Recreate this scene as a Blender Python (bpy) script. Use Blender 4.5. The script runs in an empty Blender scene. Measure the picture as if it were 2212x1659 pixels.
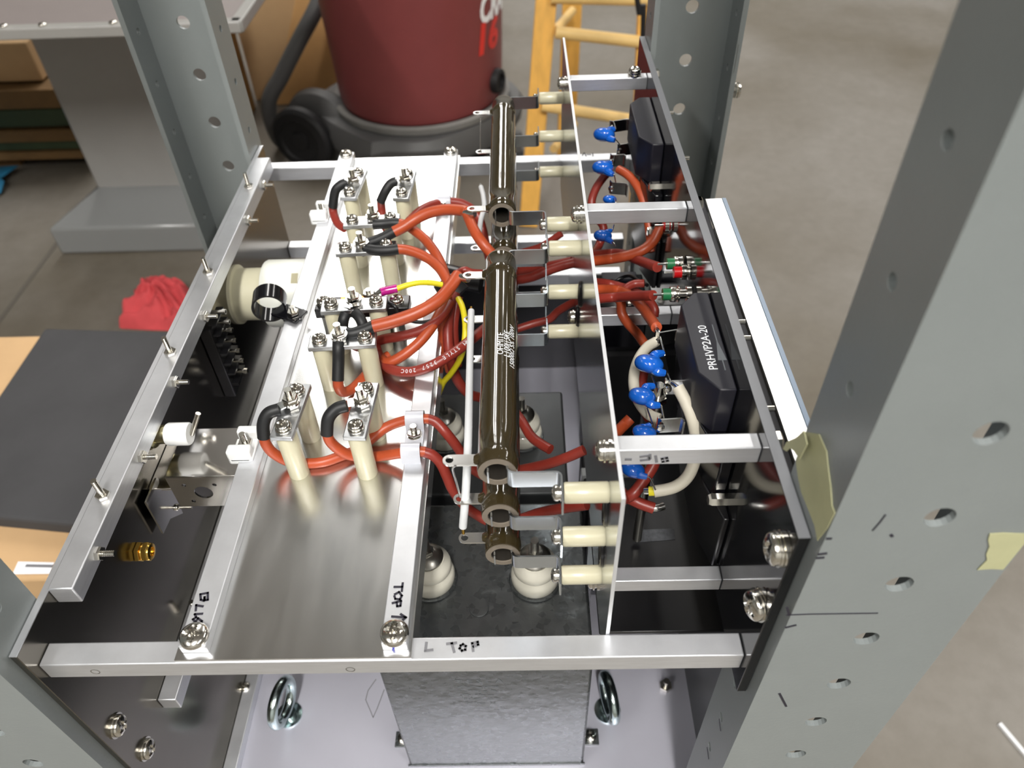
import bpy, bmesh, math, random
from mathutils import Vector, Matrix, Quaternion
random.seed(7)
PI = math.pi
SC = bpy.context.scene
COL = SC.collection
HZ = 1.2                      # camera height above the floor; z below is measured from the camera and lifted at the end
# ------------------------------------------------------------------ camera model
FPX = 1659.074
ROT = ((0.999572200, -0.000892212, -0.029233889), (-0.021511015, -0.699655461, -0.714156504), (-0.019816471, 0.714479839, -0.699375341))
def P(u, v, ax, val):
    "point of the view through photo pixel (u, v) on the plane ax = val"
    c = ((u-1106)/FPX, (v-829.5)/FPX, 1.0)
    d = Vector([sum(ROT[k][i]*c[k] for k in range(3)) for i in range(3)])
    return d*(val/d['xyz'.index(ax)])
def Z(u, v, z): return P(u, v, 'z', z)
# ------------------------------------------------------------------ materials
def lin(c): return tuple(((x/255)/12.92 if x/255 <= .04045 else ((x/255+.055)/1.055)**2.4) for x in c)
MATS = {}
def mat(name, rgb, rough=.5, metal=0., spec=.5, coat=0., noise=0., nscale=40., stretch=(1,1,1), bump=0., bscale=200., rvar=0., trans=0., rgb2=None, kind='noise'):
    m = bpy.data.materials.new(name); m.use_nodes = True
    nt = m.node_tree; b = nt.nodes['Principled BSDF']
    c = lin(rgb)
    b.inputs['Base Color'].default_value = (*c, 1); b.inputs['Roughness'].default_value = rough
    b.inputs['Metallic'].default_value = metal; b.inputs['Specular IOR Level'].default_value = spec
    b.inputs['Coat Weight'].default_value = coat; b.inputs['Coat Roughness'].default_value = .05
    b.inputs['Transmission Weight'].default_value = trans
    if noise or bump or rvar or rgb2:
        tc = nt.nodes.new('ShaderNodeTexCoord'); mp = nt.nodes.new('ShaderNodeMapping')
        mp.inputs['Scale'].default_value = stretch
        nt.links.new(tc.outputs['Object'], mp.inputs['Vector'])
        if kind == 'voronoi':
            n = nt.nodes.new('ShaderNodeTexVoronoi'); n.inputs['Scale'].default_value = nscale
            fac = n.outputs['Color']
        else:
            n = nt.nodes.new('ShaderNodeTexNoise'); n.inputs['Scale'].default_value = nscale
            n.inputs['Detail'].default_value = 6; n.inputs['Roughness'].default_value = .6
            fac = n.outputs['Fac']
        nt.links.new(mp.outputs['Vector'], n.inputs['Vector'])
        if noise or rgb2:
            r = nt.nodes.new('ShaderNodeValToRGB')
            if rgb2: c0, c1 = lin(rgb2), c
            else: c0, c1 = tuple(x*(1-noise) for x in c), tuple(min(1, x*(1+noise)) for x in c)
            r.color_ramp.elements[0].position = .3; r.color_ramp.elements[1].position = .7
            r.color_ramp.elements[0].color = (*c0, 1); r.color_ramp.elements[1].color = (*c1, 1)
            nt.links.new(fac, r.inputs['Fac']); nt.links.new(r.outputs['Color'], b.inputs['Base Color'])
        if rvar:
            mr = nt.nodes.new('ShaderNodeMapRange')
            mr.inputs['To Min'].default_value = max(.02, rough-rvar); mr.inputs['To Max'].default_value = rough+rvar
            nt.links.new(fac, mr.inputs['Value']); nt.links.new(mr.outputs['Result'], b.inputs['Roughness'])
        if bump:
            n2 = nt.nodes.new('ShaderNodeTexNoise'); n2.inputs['Scale'].default_value = bscale; n2.inputs['Detail'].default_value = 4
            nt.links.new(mp.outputs['Vector'], n2.inputs['Vector'])
            bp = nt.nodes.new('ShaderNodeBump'); bp.inputs['Strength'].default_value = bump; bp.inputs['Distance'].default_value = .002
            nt.links.new(n2.outputs['Fac'], bp.inputs['Height']); nt.links.new(bp.outputs['Normal'], b.inputs['Normal'])
    MATS[name] = m
    return m
M = MATS
mat('bar_alu', (224,226,230), .42, .85, noise=.05, nscale=60, stretch=(1,1,8), rvar=.08)
mat('sheet_alu', (225,225,224), .24, 1., noise=.04, nscale=18, stretch=(6,1,1), rvar=.06)
mat('tray_alu', (196,196,208), .42, .5, noise=.04, nscale=8, rvar=.05)
mat('polished_alu', (205,203,200), .13, 1., noise=.05, nscale=9, rvar=.05)
mat('panel_alu', (128,124,116), .2, 1., noise=.1, nscale=7, rvar=.06)
mat('plate_alu', (200,204,208), .17, 1., rvar=.03, noise=.03, nscale=20)
mat('bridge_alu', (176,178,180), .36, 1., noise=.05, nscale=80, rvar=.06)
mat('plate_edge', (215,217,220), .5, .6)
mat('bracket_steel', (205,212,218), .2, 1.)
mat('screw_steel', (215,212,204), .16, 1.)
mat('dark_steel', (150,148,142), .3, 1.)
mat('tinned', (228,228,226), .14, 1.)
mat('chrome_zinc', (190,205,205), .18, 1.)
mat('brass', (222,182,92), .2, 1.)
mat('copper', (214,130,80), .3, 1.)
mat('galvanised', (100,103,104), .3, .7, nscale=260, kind='voronoi', rgb2=(92,96,97), bump=.3, bscale=110, rvar=.07)
mat('post_paint', (128,134,134), .34, 0., .5, noise=.025, nscale=30, bump=.04, bscale=500)
mat('black_panel', (16,17,19), .09, 0., .5)
mat('panel_edge', (112,114,118), .45)
mat('black_plastic', (17,17,19), .3)
mat('black_gloss', (12,12,16), .12)
mat('navy_epoxy', (24,24,33), .45, noise=.06, nscale=90)
mat('heat_shrink', (24,25,27), .5)
mat('dark_iron', (38,38,40), .45, .3)
mat('ceramic', (200,195,168), .28, 0., .5, noise=.03, nscale=60)
mat('bushing', (206,203,190), .16, 0., .5, coat=.4, noise=.04, nscale=50)
mat('resistor_glaze', (50,42,24), .09, 0., .6, coat=.5, noise=.12, nscale=70)
mat('resistor_core', (116,107,95), .8, noise=.08, nscale=300)
mat('bore_shade', (34,29,22), .7)
mat('wire_orange', (174,74,40), .38, noise=.08, nscale=60)
mat('wire_red', (138,49,39), .36, noise=.08, nscale=60)
mat('wire_cream', (196,190,174), .5)
mat('wire_white', (214,216,218), .5)
mat('wire_yellow', (222,208,36), .4)
mat('crimp_magenta', (176,30,128), .2)
mat('nylon_white', (236,238,238), .35)
mat('nylon_clip', (196,198,206), .32)
mat('plastic_white', (226,228,220), .38, noise=.03, nscale=20)
mat('plastic_cream', (206,202,176), .42)
mat('cap_blue', (22,92,190), .18, coat=.4)
mat('led_red', (180,16,22), .25)
mat('led_green', (34,108,66), .3)
mat('tape', (176,176,138), .6, noise=.05, nscale=90)
mat('ink', (34,32,44), .6)
mat('ink_grey', (112,112,116), .6)
mat('print_white', (225,228,232), .5)
mat('print_grey', (98,102,106), .6)
mat('vac_red', (122,58,58), .42, noise=.05, nscale=12)
mat('vac_grey', (84,84,84), .55, noise=.05, nscale=20)
mat('vac_tyre', (22,22,24), .6)
mat('vac_logo', (236,238,240), .4)
mat('vac_digit', (214,52,44), .4)
mat('ladder_wood', (222,168,78), .45, noise=.14, nscale=10, stretch=(6,6,1))
mat('ladder_rung', (226,190,122), .5, noise=.1, nscale=12)
mat('cardboard', (194,160,118), .85, noise=.06, nscale=8)
mat('cardboard_shaded', (126,92,44), .85, noise=.05, nscale=10)
mat('foam', (58,58,60), .8, noise=.12, nscale=12, bump=.1)
mat('rag', (196,72,76), .9, noise=.08, nscale=30)
mat('machine_grey', (150,149,146), .36, 0., .5, noise=.03, nscale=10)
mat('machine_foot', (128,130,130), .2, 0., .5, coat=.5)
mat('table_top', (128,120,118), .45, noise=.05, nscale=8)
mat('pallet_wood', (112,84,48), .8, noise=.2, nscale=8)
mat('green_paint', (52,66,40), .7, noise=.2, nscale=10)
mat('blue_sheet', (44,128,170), .5)
mat('paper', (232,234,240), .7)
def floor_mat():
    m = bpy.data.materials.new('concrete'); m.use_nodes = True; nt = m.node_tree; b = nt.nodes['Principled BSDF']
    tc = nt.nodes.new('ShaderNodeTexCoord')
    n1 = nt.nodes.new('ShaderNodeTexNoise'); n1.inputs['Scale'].default_value = 1.3; n1.inputs['Detail'].default_value = 8
    n2 = nt.nodes.new('ShaderNodeTexNoise'); n2.inputs['Scale'].default_value = 22; n2.inputs['Detail'].default_value = 8; n2.inputs['Roughness'].default_value = .7
    for n in (n1, n2): nt.links.new(tc.outputs['Object'], n.inputs['Vector'])
    r1 = nt.nodes.new('ShaderNodeValToRGB'); r1.color_ramp.elements[0].position = .35; r1.color_ramp.elements[1].position = .65
    r1.color_ramp.elements[0].color = (*lin((98,91,78)), 1); r1.color_ramp.elements[1].color = (*lin((126,122,116)), 1)
    r2 = nt.nodes.new('ShaderNodeValToRGB'); r2.color_ramp.elements[0].position = .3; r2.color_ramp.elements[1].position = .72
    r2.color_ramp.elements[0].color = (.72, .70, .66, 1); r2.color_ramp.elements[1].color = (1.06, 1.06, 1.05, 1)
    nt.links.new(n1.outputs['Fac'], r1.inputs['Fac']); nt.links.new(n2.outputs['Fac'], r2.inputs['Fac'])
    mx = nt.nodes.new('ShaderNodeMix'); mx.data_type = 'RGBA'; mx.blend_type = 'MULTIPLY'; mx.inputs['Factor'].default_value = .55
    nt.links.new(r1.outputs['Color'], mx.inputs['A']); nt.links.new(r2.outputs['Color'], mx.inputs['B'])
    nt.links.new(mx.outputs['Result'], b.inputs['Base Color']); b.inputs['Roughness'].default_value = .55
    MATS['concrete'] = m
floor_mat()
# ------------------------------------------------------------------ mesh helpers: each adds a shape to a bmesh
def BM(): return bmesh.new()
def box(bm, x0, x1, y0, y1, z0, z1):
    vs = [bm.verts.new((x, y, z)) for x in (x0, x1) for y in (y0, y1) for z in (z0, z1)]
    for f in ((0,1,3,2), (4,6,7,5), (0,4,5,1), (2,3,7,6), (0,2,6,4), (1,5,7,3)): bm.faces.new([vs[i] for i in f])
    return bm
def obox(bm, c, X, Y, Zv, sx, sy, sz):
    "oriented box, centre c, unit axes, full sizes"
    vs = [bm.verts.new(c + X*(a*sx/2) + Y*(b*sy/2) + Zv*(d*sz/2)) for a in (-1,1) for b in (-1,1) for d in (-1,1)]
    for f in ((0,1,3,2), (4,6,7,5), (0,4,5,1), (2,3,7,6), (0,2,6,4), (1,5,7,3)): bm.faces.new([vs[i] for i in f])
    return bm
def frame(axis):
    a = Vector(axis).normalized(); t = Vector((0,0,1)) if abs(a.z) < .9 else Vector((1,0,0))
    x = t.cross(a).normalized(); return x, a.cross(x), a
def lathe(bm, o, axis, prof, seg=24, closed=False, phase=0.):
    "revolve (r, h) profile about axis through o"
    x, y, a = frame(axis); o = Vector(o); rings = []
    for r, h in prof:
        if r < 1e-7: rings.append([bm.verts.new(o + a*h)])
        else: rings.append([bm.verts.new(o + a*h + (x*math.cos(2*PI*k/seg+phase) + y*math.sin(2*PI*k/seg+phase))*r) for k in range(seg)])
    pairs = list(zip(rings, rings[1:])) + ([(rings[-1], rings[0])] if closed else [])
    for A, B in pairs:
        for k in range(seg):
            j = (k+1) % seg
            if len(A) == 1 and len(B) == 1: continue
            if len(A) == 1: bm.faces.new((A[0], B[k], B[j]))
            elif len(B) == 1: bm.faces.new((A[k], B[0], A[j]))
            else: bm.faces.new((A[k], B[k], B[j], A[j]))
    return bm
def cyl(bm, a, b, r, seg=20, r2=None):
    a, b = Vector(a), Vector(b); L = (b-a).length
    return lathe(bm, a, b-a, [(0,0), (r,0), (r if r2 is None else r2, L), (0,L)], seg)
def catmull(pts, n=8):
    pts = [Vector(p) for p in pts]
    if len(pts) < 3: return pts
    q = [2*pts[0]-pts[1]] + pts + [2*pts[-1]-pts[-2]]; out = []
    for i in range(1, len(q)-2):
        p0, p1, p2, p3 = q[i-1:i+3]
        for k in range(n):
            t = k/n
            out.append(.5*((2*p1) + (p2-p0)*t + (2*p0-5*p1+4*p2-p3)*t*t + (3*p1-p0-3*p2+p3)*t**3))
    out.append(pts[-1]); return out
def sweep(bm, pts, r, seg=12, caps=True):
    "round tube along points; r may be a number or a list"
    n = len(pts); rings = []; prev = None
    for i, p in enumerate(pts):
        t = (pts[min(i+1, n-1)] - pts[max(i-1, 0)]).normalized()
        if prev is None: x = frame(t)[0]
        else:
            x = prev - t*prev.dot(t); x.normalize()
        y = t.cross(x); prev = x; rr = r[i] if isinstance(r, (list, tuple)) else r
        rings.append([bm.verts.new(p + (x*math.cos(2*PI*k/seg) + y*math.sin(2*PI*k/seg))*rr) for k in range(seg)])
    for A, B in zip(rings, rings[1:]):
        for k in range(seg): bm.faces.new((A[k], A[(k+1) % seg], B[(k+1) % seg], B[k]))
    if caps: bm.faces.new(list(reversed(rings[0]))); bm.faces.new(rings[-1])
    return bm
def torus(bm, c, axis, R, r, s1=28, s2=12):
    return lathe(bm, c, axis, [(R + r*math.cos(2*PI*k/s2), r*math.sin(2*PI*k/s2)) for k in range(s2)], s1, closed=True)
def prism(bm, pts, vec):
    "closed polygon of 3D points extruded by vec"
    vec = Vector(vec); a = [bm.verts.new(p) for p in pts]; b = [bm.verts.new(Vector(p)+vec) for p in pts]; n = len(a)
    bm.faces.new(a); bm.faces.new(list(reversed(b)))
    for i in range(n): bm.faces.new((a[i], b[i], b[(i+1) % n], a[(i+1) % n]))
    return bm
def strip(bm, path, t, vec):
    "thin bent strip: plan path (3D points) of thickness t, extruded by vec (its width)"
    vec = Vector(vec); up = vec.normalized(); L, Rr = [], []; n = len(path)
    for i, p in enumerate(path):
        d = (path[min(i+1, n-1)] - path[max(i-1, 0)]).normalized(); s = d.cross(up).normalized()
        L.append(p + s*t/2); Rr.append(p - s*t/2)
    ring = [[bm.verts.new(v) for v in (L[i], Rr[i], Rr[i]+vec, L[i]+vec)] for i in range(n)]
    for A, B in zip(ring, ring[1:]):
        for k in range(4): bm.faces.new((A[k], A[(k+1) % 4], B[(k+1) % 4], B[k]))
    bm.faces.new(list(reversed(ring[0]))); bm.faces.new(ring[-1])
    return bm
def plate(bm, o, X, Y, N, w, h, t, holes=(), seg=18):
    "w x h plate from corner o, thickness t along N, round holes (x, y, r)"
    tmp = bmesh.new(); es = []
    def loop(pts):
        vs = [tmp.verts.new((a, b, 0)) for a, b in pts]
        for i in range(len(vs)): es.append(tmp.edges.new((vs[i], vs[(i+1) % len(vs)])))
    loop([(0,0), (w,0), (w,h), (0,h)])
    for hx, hy, r in holes: loop([(hx + r*math.cos(2*PI*k/seg), hy + r*math.sin(2*PI*k/seg)) for k in range(seg)])
    bmesh.ops.triangle_fill(tmp, use_beauty=True, use_dissolve=False, edges=es)
    ext = bmesh.ops.extrude_face_region(tmp, geom=tmp.faces[:])
    for v in ext['geom']:
        if isinstance(v, bmesh.types.BMVert): v.co.z += t
    o = Vector(o); mp = {}
    for v in tmp.verts: mp[v] = bm.verts.new(o + X*v.co.x + Y*v.co.y + N*v.co.z)
    for f in tmp.faces:
        bm.faces.new([mp[v] for v in f.verts])
    tmp.free(); return bm
def ribbon(bm, pts, n, w, t=.00025):
    "flat pen stroke along points on a surface with normal n"
    n = Vector(n).normalized()
    for a, b in zip(pts, pts[1:]):
        d = b-a
        if d.length < 1e-6: continue
        d.normalize(); s = n.cross(d)
        obox(bm, (a+b)/2 + n*t/2, d, s, n, (b-a).length + w*.8, w, t)
    return bm
def panhead(bm, o, axis, r, h, seg=24, cross=True):
    "domed screw head with a sunk cross recess, seated at o"
    x, y, a = frame(axis); o = Vector(o); rings = []; N = 8
    prof = [(r, 0), (r, h*.35)] + [(r*math.cos(t), h*.35 + h*.65*math.sin(t)) for t in [PI/2*k/N for k in range(1, N)]]
    for R, hh in prof:
        ring = []
        for k in range(seg):
            p = 2*PI*k/seg; px, py = R*math.cos(p), R*math.sin(p); dz = 0
            if cross and R < r*.62 and (min(abs(px), abs(py)) < r*.13): dz = -h*.35
            ring.append(bm.verts.new(o + x*px + y*py + a*(hh+dz)))
        rings.append(ring)
    for A, B in zip(rings, rings[1:]):
        for k in range(seg): bm.faces.new((A[k], A[(k+1) % seg], B[(k+1) % seg], B[k]))
    c = bm.verts.new(o + a*(h*(.55 if cross else 1)))
    for k in range(seg): bm.faces.new((rings[-1][k], rings[-1][(k+1) % seg], c))
    bm.faces.new(list(reversed(rings[0])))
    return bm
def hexnut(bm, o, axis, r, h):
    return lathe(bm, o, axis, [(0,0), (r*.92,0), (r,h*.15), (r,h*.85), (r*.92,h), (0,h)], 6)
def thread(bm, a, b, r, pitch=.0009):
    a, b = Vector(a), Vector(b); L = (b-a).length; n = max(3, int(L/pitch)); prof = [(0,0)]
    for k in range(n): prof += [(r, L*k/n), (r, L*(k+.45)/n), (r*.84, L*(k+.6)/n), (r*.84, L*(k+.9)/n)]
    return lathe(bm, a, b-a, prof + [(r, L), (0, L)], 14)
# ------------------------------------------------------------------ objects
ALL = []
def link(name, bm, m, parent=None, bevel=0., smooth=True, label=None, kind=None, angle=35):
    me = bpy.data.meshes.new(name)
    bmesh.ops.recalc_face_normals(bm, faces=bm.faces[:])
    bm.to_mesh(me); bm.free(); me.materials.append(M[m] if isinstance(m, str) else m)
    if smooth:
        me.polygons.foreach_set('use_smooth', [True]*len(me.polygons)); me.set_sharp_from_angle(angle=math.radians(angle))
    o = bpy.data.objects.new(name, me); COL.objects.link(o)
    if bevel:
        b = o.modifiers.new('bevel', 'BEVEL'); b.width = bevel; b.segments = 2; b.limit_method = 'ANGLE'; b.angle_limit = math.radians(40)
    if parent: o.parent = parent
    if label: o['label'] = label
    if kind: o['kind'] = kind
    ALL.append(o); return o
def thing(name, label, cat, group=None):
    o = bpy.data.objects.new(name, None); COL.objects.link(o); o.empty_display_size = .01
    o['label'] = label; o['category'] = cat
    if group: o['group'] = group
    ALL.append(o); return o
def tag(o, label, cat, group=None):
    o['label'] = label; o['category'] = cat
    if group: o['group'] = group
    return o
def text_bm(bm, s, size, place, shear=0., depth=.0002, spacing=1., bold=0.):
    "lettering as a mesh; place(x, y, d) puts a text-plane point into space"
    cu = bpy.data.curves.new('lettering', 'FONT'); cu.body = s; cu.size = size; cu.shear = shear; cu.extrude = depth/2; cu.space_character = spacing; cu.offset = bold
    cu.align_x = 'CENTER'; cu.align_y = 'CENTER'; cu.resolution_u = 3
    to = bpy.data.objects.new('lettering', cu); COL.objects.link(to)
    dg = bpy.context.evaluated_depsgraph_get(); me = bpy.data.meshes.new_from_object(to.evaluated_get(dg))
    vs = [bm.verts.new(place(v.co.x, v.co.y, v.co.z + depth/2)) for v in me.vertices]
    for p in me.polygons:
        try: bm.faces.new([vs[i] for i in p.vertices])
        except ValueError: pass
    bpy.data.objects.remove(to); bpy.data.curves.remove(cu); bpy.data.meshes.remove(me)
    return bm
X1, Y1, Z1 = Vector((1,0,0)), Vector((0,1,0)), Vector((0,0,1))
# ================================================================== the setting
FZ = -HZ
bm = BM(); box(bm, -7, 7, -5, 10, FZ-.05, FZ); fl = link('floor', bm, 'concrete', kind='structure', smooth=False)
bm = BM()   # control joint sawn in the slab
a, b = Z(-40, 745, FZ+.0006), Z(260, 340, FZ+.0006); d = (b-a).normalized(); ribbon(bm, [a-d*.6, b+d*2.2], Z1, .012, .0008)
link('trim_1', bm, mat('joint_fill', (92,88,80), .9), kind='structure')
shell = (('wall_left', (-7.1,-7,-5,10,FZ,3.3)), ('wall_right', (7,7.1,-5,10,FZ,3.3)), ('wall_back', (-7,7,10,10.1,FZ,3.3)), ('wall_front', (-7,7,-5.1,-5,FZ,3.3)), ('ceiling', (-7.1,7.1,-5.1,10.1,3.3,3.4)))
mat('wall_paint', (176,176,172), .8); mat('ceiling_paint', (206,206,206), .9)
for nm, e in shell:
    bm = BM(); box(bm, *e); link(nm, bm, 'ceiling_paint' if nm == 'ceiling' else 'wall_paint', kind='structure', smooth=False)
# ================================================================== rack posts
def post(label, x_in, x_out, y_web, y_free, side_label):
    "perforated channel: web in the XZ plane at y_web, two flanges reaching to y_free"
    t = thing('rack_post', label, 'rack post', 'perforated channel posts of the open rack')
    zt, zb = .55, FZ; s = 1 if x_out > x_in else -1; yd = 1 if y_free > y_web else -1
    hz = [-.2226 + .0433*k for k in range(-16, 14)]
    w = abs(x_out-x_in); x0 = min(x_in, x_out)
    bm = BM(); plate(bm, (x0, y_web, zb), X1, Z1, Y1*yd, w, zt-zb, .0028, [(w/2, z-zb, .0054) for z in hz]); link('web', bm, 'post_paint', t, smooth=False)
    fw = abs(y_free-y_web)
    for x, nd in ((x_in, s), (x_out, -s)):
        y0 = min(y_web+yd*.0028, y_free); fl_ = fw-.0028
        bm = BM(); plate(bm, (x, y0, zb), Y1, Z1, X1*nd, fl_, zt-zb, .0042, [(fl_*.5, z-zb+.0217*(k % 2), .0028) for z in hz for k in (0,)]); link('flange', bm, 'post_paint', t, smooth=False)
    bm = BM(); box(bm, min(x_in, x_out), max(x_in, x_out), min(y_web, y_free), max(y_web, y_free), FZ, FZ+.004); link('foot_plate', bm, 'post_paint', t)
    return t
PXI, PXO, LXI, LXO, YN, YF = .1050, .1777, -.2420, -.3135, .157, .6655
pnr = post('near right grey post with masking tape and pen marks on it', PXI, PXO, YN, .1950, '')
pnl = post('near left grey post at the bottom left corner of the photo', LXI, LXO, YN, .1950, '')
pfl = post('far left grey post beside the pedestal table', LXI, LXO, YF, .6290, '')
pfr = post('far right grey post in front of the wooden ladder', PXI, PXO, YF, .6290, '')
# far right post: bolt sticking out of the outer flange
bm = BM(); o = P(1590, 195, 'y', .645); o = Vector((PXO, .645, o.z)); cyl(bm, o, o+X1*.007, .0022, 12); link('bolt', bm, 'screw_steel', pfr)
bm = BM(); lathe(bm, o+X1*.0045, X1, [(0,0),(.0062,0),(.0066,.0008),(.0062,.0016),(.0055,.0018),(.0066,.0026),(.0058,.0046),(0,.005)], 20); link('bolt_head', bm, 'screw_steel', pfr)
# pen marks on the near right post
for pts in ([(1700,1328),(1750,1326),(1895,1324)], [(1885,1145),(1900,1128),(1912,1112)], [(1925,1155),(1927,1158)], [(1787,1163),(1794,1163)], [(1768,1197),(1784,1195)], [(1764,1205),(1778,1204)],
            [(1698,1355),(1718,1350)], [(1700,1312),(1705,1328)], [(1684,1498),(1698,1525)]):
    bm = BM(); ribbon(bm, [P(u, v, 'y', YN) for u, v in pts], (0,-1,0), .0006 if len(pts) > 2 else .0011); link('pen_mark', bm, 'ink', pnr)
for u, v in ((1556,1566),(1530,1627)):
    bm = BM(); ribbon(bm, [P(u-2, v-12, 'x', PXI), P(u+1, v+12, 'x', PXI)], (-1,0,0), .0008); link('pen_mark', bm, 'ink', pnr)
# masking tape pieces
def tape(label, poly, ax, val, n, extra=None):
    t = thing('masking_tape', label, 'tape', 'scraps of masking tape')
    pts = [P(u, v, ax, val) + Vector(n)*.0002 for u, v in poly]
    bm = BM(); prism(bm, pts, Vector(n)*.0003); link('strip', bm, 'tape', t, smooth=False)
    return t
t1 = tape('long torn masking tape strip on near right post above black panel', [(1737,932),(1772,938),(1788,975),(1793,1020),(1797,1050),(1800,1092),(1806,1108),(1790,1140),(1768,1168),(1762,1135),(1748,1100),(1733,1062),(1726,1030),(1722,1000)], 'x', PXI, (-1,0,0))
bm = BM(); q = [P(u, v, 'x', PXI-.004) for u, v in [(1738,930),(1722,945),(1700,955),(1693,970),(1700,975),(1708,968),(1716,974),(1724,985),(1728,992),(1745,960)]]; prism(bm, q, (-.0003,0,0)); link('torn_flap', bm, 'tape', t1, smooth=False)
tape('torn masking tape wrapped on outer edge of near right post', [(2137,1151),(2165,1149),(2212,1151),(2212,1172),(2166,1228),(2140,1227),(2110,1229),(2131,1208),(2129,1196),(2136,1178),(2133,1164)], 'y', YN, (0,-1,0))
t3 = thing('masking_tape', 'small masking tape bit on far right post', 'tape', 'scraps of masking tape')
bm = BM(); zz = [P(1587, v, 'y', .645).z for v in (80, 142)]
prism(bm, [Vector((PXO-.0027, y, z)) for y, z in ((.629,zz[0]),(.641,zz[0]-.002),(.643,(zz[0]+zz[1])/2),(.640,zz[1]+.004),(.629,zz[1]))], (-.0003,0,0)); link('strip', bm, 'tape', t3, smooth=False)
# ================================================================== chassis sheet metal
t = thing('chassis_panel', 'upright polished aluminium panel along the left side of chassis', 'panel')
bm = BM(); box(bm, -.2415, -.238, .165, .658, -.622, -.3310); link('sheet', bm, 'panel_alu', t, bevel=.0003)
bm = BM(); box(bm, -.2415, -.238, .165, .658, -.3310, -.3304); link('top_edge', bm, 'bar_alu', t)
for u, v in ((255,1575),(318,1625)):
    o = P(u, v, 'x', -.236); o = Vector((-.238, o.y+.002, o.z))
    bm = BM(); lathe(bm, o, X1, [(0,0),(.0072,0),(.0072,.0009),(0,.0009)], 24); panhead(bm, o+X1*.0009, X1, .0062, .0042); link('screw', bm, 'screw_steel', t)
t = thing('chassis_panel', 'upright glossy black panel along the right side of chassis', 'panel')
bm = BM(); box(bm, .1, .1046, .1645, .662, -.3765, -.245); link('sheet', bm, 'black_panel', t, bevel=.0003)
bm = BM(); box(bm, .1, .1046, .1645, .662, -.245, -.2446); link('top_edge', bm, 'panel_edge', t)
for u, v, tilt in ((1690,1185,0), (1645,1305,.25)):
    o = P(u, v, 'x', .1); ax = Vector((-1, -tilt, tilt*.3))
    bm = BM(); lathe(bm, o, ax, [(0,0),(.0075,0),(.0075,.0009),(.0068,.0011),(.0075,.0016),(.0075,.0024),(0,.0026)], 28); panhead(bm, o+ax.normalized()*.0024, ax, .0068, .0046); link('screw', bm, 'screw_steel', t)
for u, v in ((1441,243),(1475,333),(1592,684),(1604,716),(1653,873)):
    o = P(u, v, 'x', .105); o.z = min(o.z, -.25)
    bm = BM(); cyl(bm, (.105, o.y, o.z), (.1095, o.y, o.z), .0014, 12); link('screw_end', bm, 'screw_steel', t)
# bottom tray
t = thing('bottom_tray', 'wide pale aluminium bottom tray under the capacitor can', 'tray')
bm = BM(); box(bm, -.238, .1278, .166, .663, -.6235, -.6205); link('sheet', bm, 'tray_alu', t)
t0 = t; t = thing('side_rail', 'bright bar in the bottom corner between left panel and tray', 'rail', 'square aluminium rails of the chassis')
bm = BM(); box(bm, -.2378, -.2275, .17, .652, -.6205, -.611); link('bar', bm, 'bar_alu', t, bevel=.0006)
bm = BM(); o = Z(530, 1484, -.611); panhead(bm, o, Z1, .004, .003); link('screw', bm, 'screw_steel', t)
t = thing('hex_nut', 'small hex nut on the tray right of the eye bolt', 'nut')
bm = BM(); o = Z(1437, 1484, -.6205); hexnut(bm, o, Z1, .0055, .004); thread(bm, o+Z1*.003, o+Z1*.011, .0025); link('nut', bm, 'screw_steel', t)
pen = [Z(u, v, -.6205) for u, v in ((812,1468),(795,1492),(790,1512),(800,1535),(806,1550),(815,1530),(830,1490))]
bm = BM(); ribbon(bm, pen, Z1, .0006); link('pen_mark', bm, 'ink_grey', t0)
t = thing('lower_front_panel', 'dark grey lower panel on the right below the black panel', 'panel')
bm = BM(); box(bm, .1256, .1276, .199, .6255, -.6205, -.378); link('sheet', bm, mat('dark_panel', (58,60,62), .35), t, bevel=.0004)
# white plate that carries the resistor standoffs
t = thing('mounting_plate', 'thin upright aluminium plate holding the resistor standoffs', 'plate')
bm = BM(); box(bm, .0355, .0372, .1815, .655, -.378, -.2415); link('sheet', bm, 'plate_alu', t)
bm = BM(); box(bm, .0355, .0372, .1815, .655, -.2415, -.2411); box(bm, .0355, .0372, .1812, .1815, -.378, -.2411); link('sawn_edge', bm, 'plate_edge', t)
for y, z in ((.213,-.292),(.213,-.327),(.39,-.303),(.405,-.334)):
    bm = BM(); sweep(bm, [Vector((.0352, y+.0085*math.cos(a)*.45, z+.0085*math.sin(a))) for a in [2*PI*k/20 for k in range(21)]], .0014, 8); link('grommet', bm, 'black_plastic', t)
# front and rear cross rails
def scribble(par, strokes, ax, val, n, w=.0014, m='ink'):
    bm = BM()
    for s in strokes: ribbon(bm, [P(u, v, ax, val) for u, v in s], n, w)
    return link('marker_writing', bm, m, par)
t = thing('cross_rail', 'front square aluminium rail marked L TOP nearest the camera', 'rail', 'square aluminium rails of the chassis')
bm = BM(); box(bm, -.2378, .0998, .1692, .1810, -.3612, -.3482); link('bar', bm, 'bar_alu', t, bevel=.0007)
scribble(t, [[(921,1389),(919,1406),(934,1404)], [(966,1391),(985,1389)], [(976,1390),(981,1408)], [(995,1395),(1000,1392),(1006,1396),(1005,1404),(998,1406),(993,1401),(995,1395)], [(1020,1390),(1022,1406)], [(1020,1390),(1032,1387),(1033,1393),(1023,1397)]], 'z', -.3482, Z1, .0013, 'ink_grey')
for u, v in ((206,1451),(757,1446)):
    bm = BM(); o = P(u, v, 'y', .1692); lathe(bm, o, (0,-1,0), [(.0021,0),(.0023,.0001),(.0021,.0002),(.0012,-.0006),(0,-.0006)], 16); link('threaded_hole', bm, 'dark_steel', t)
t = thing('cross_rail', 'rear square aluminium rail in front of the vacuum', 'rail', 'square aluminium rails of the chassis')
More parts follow.
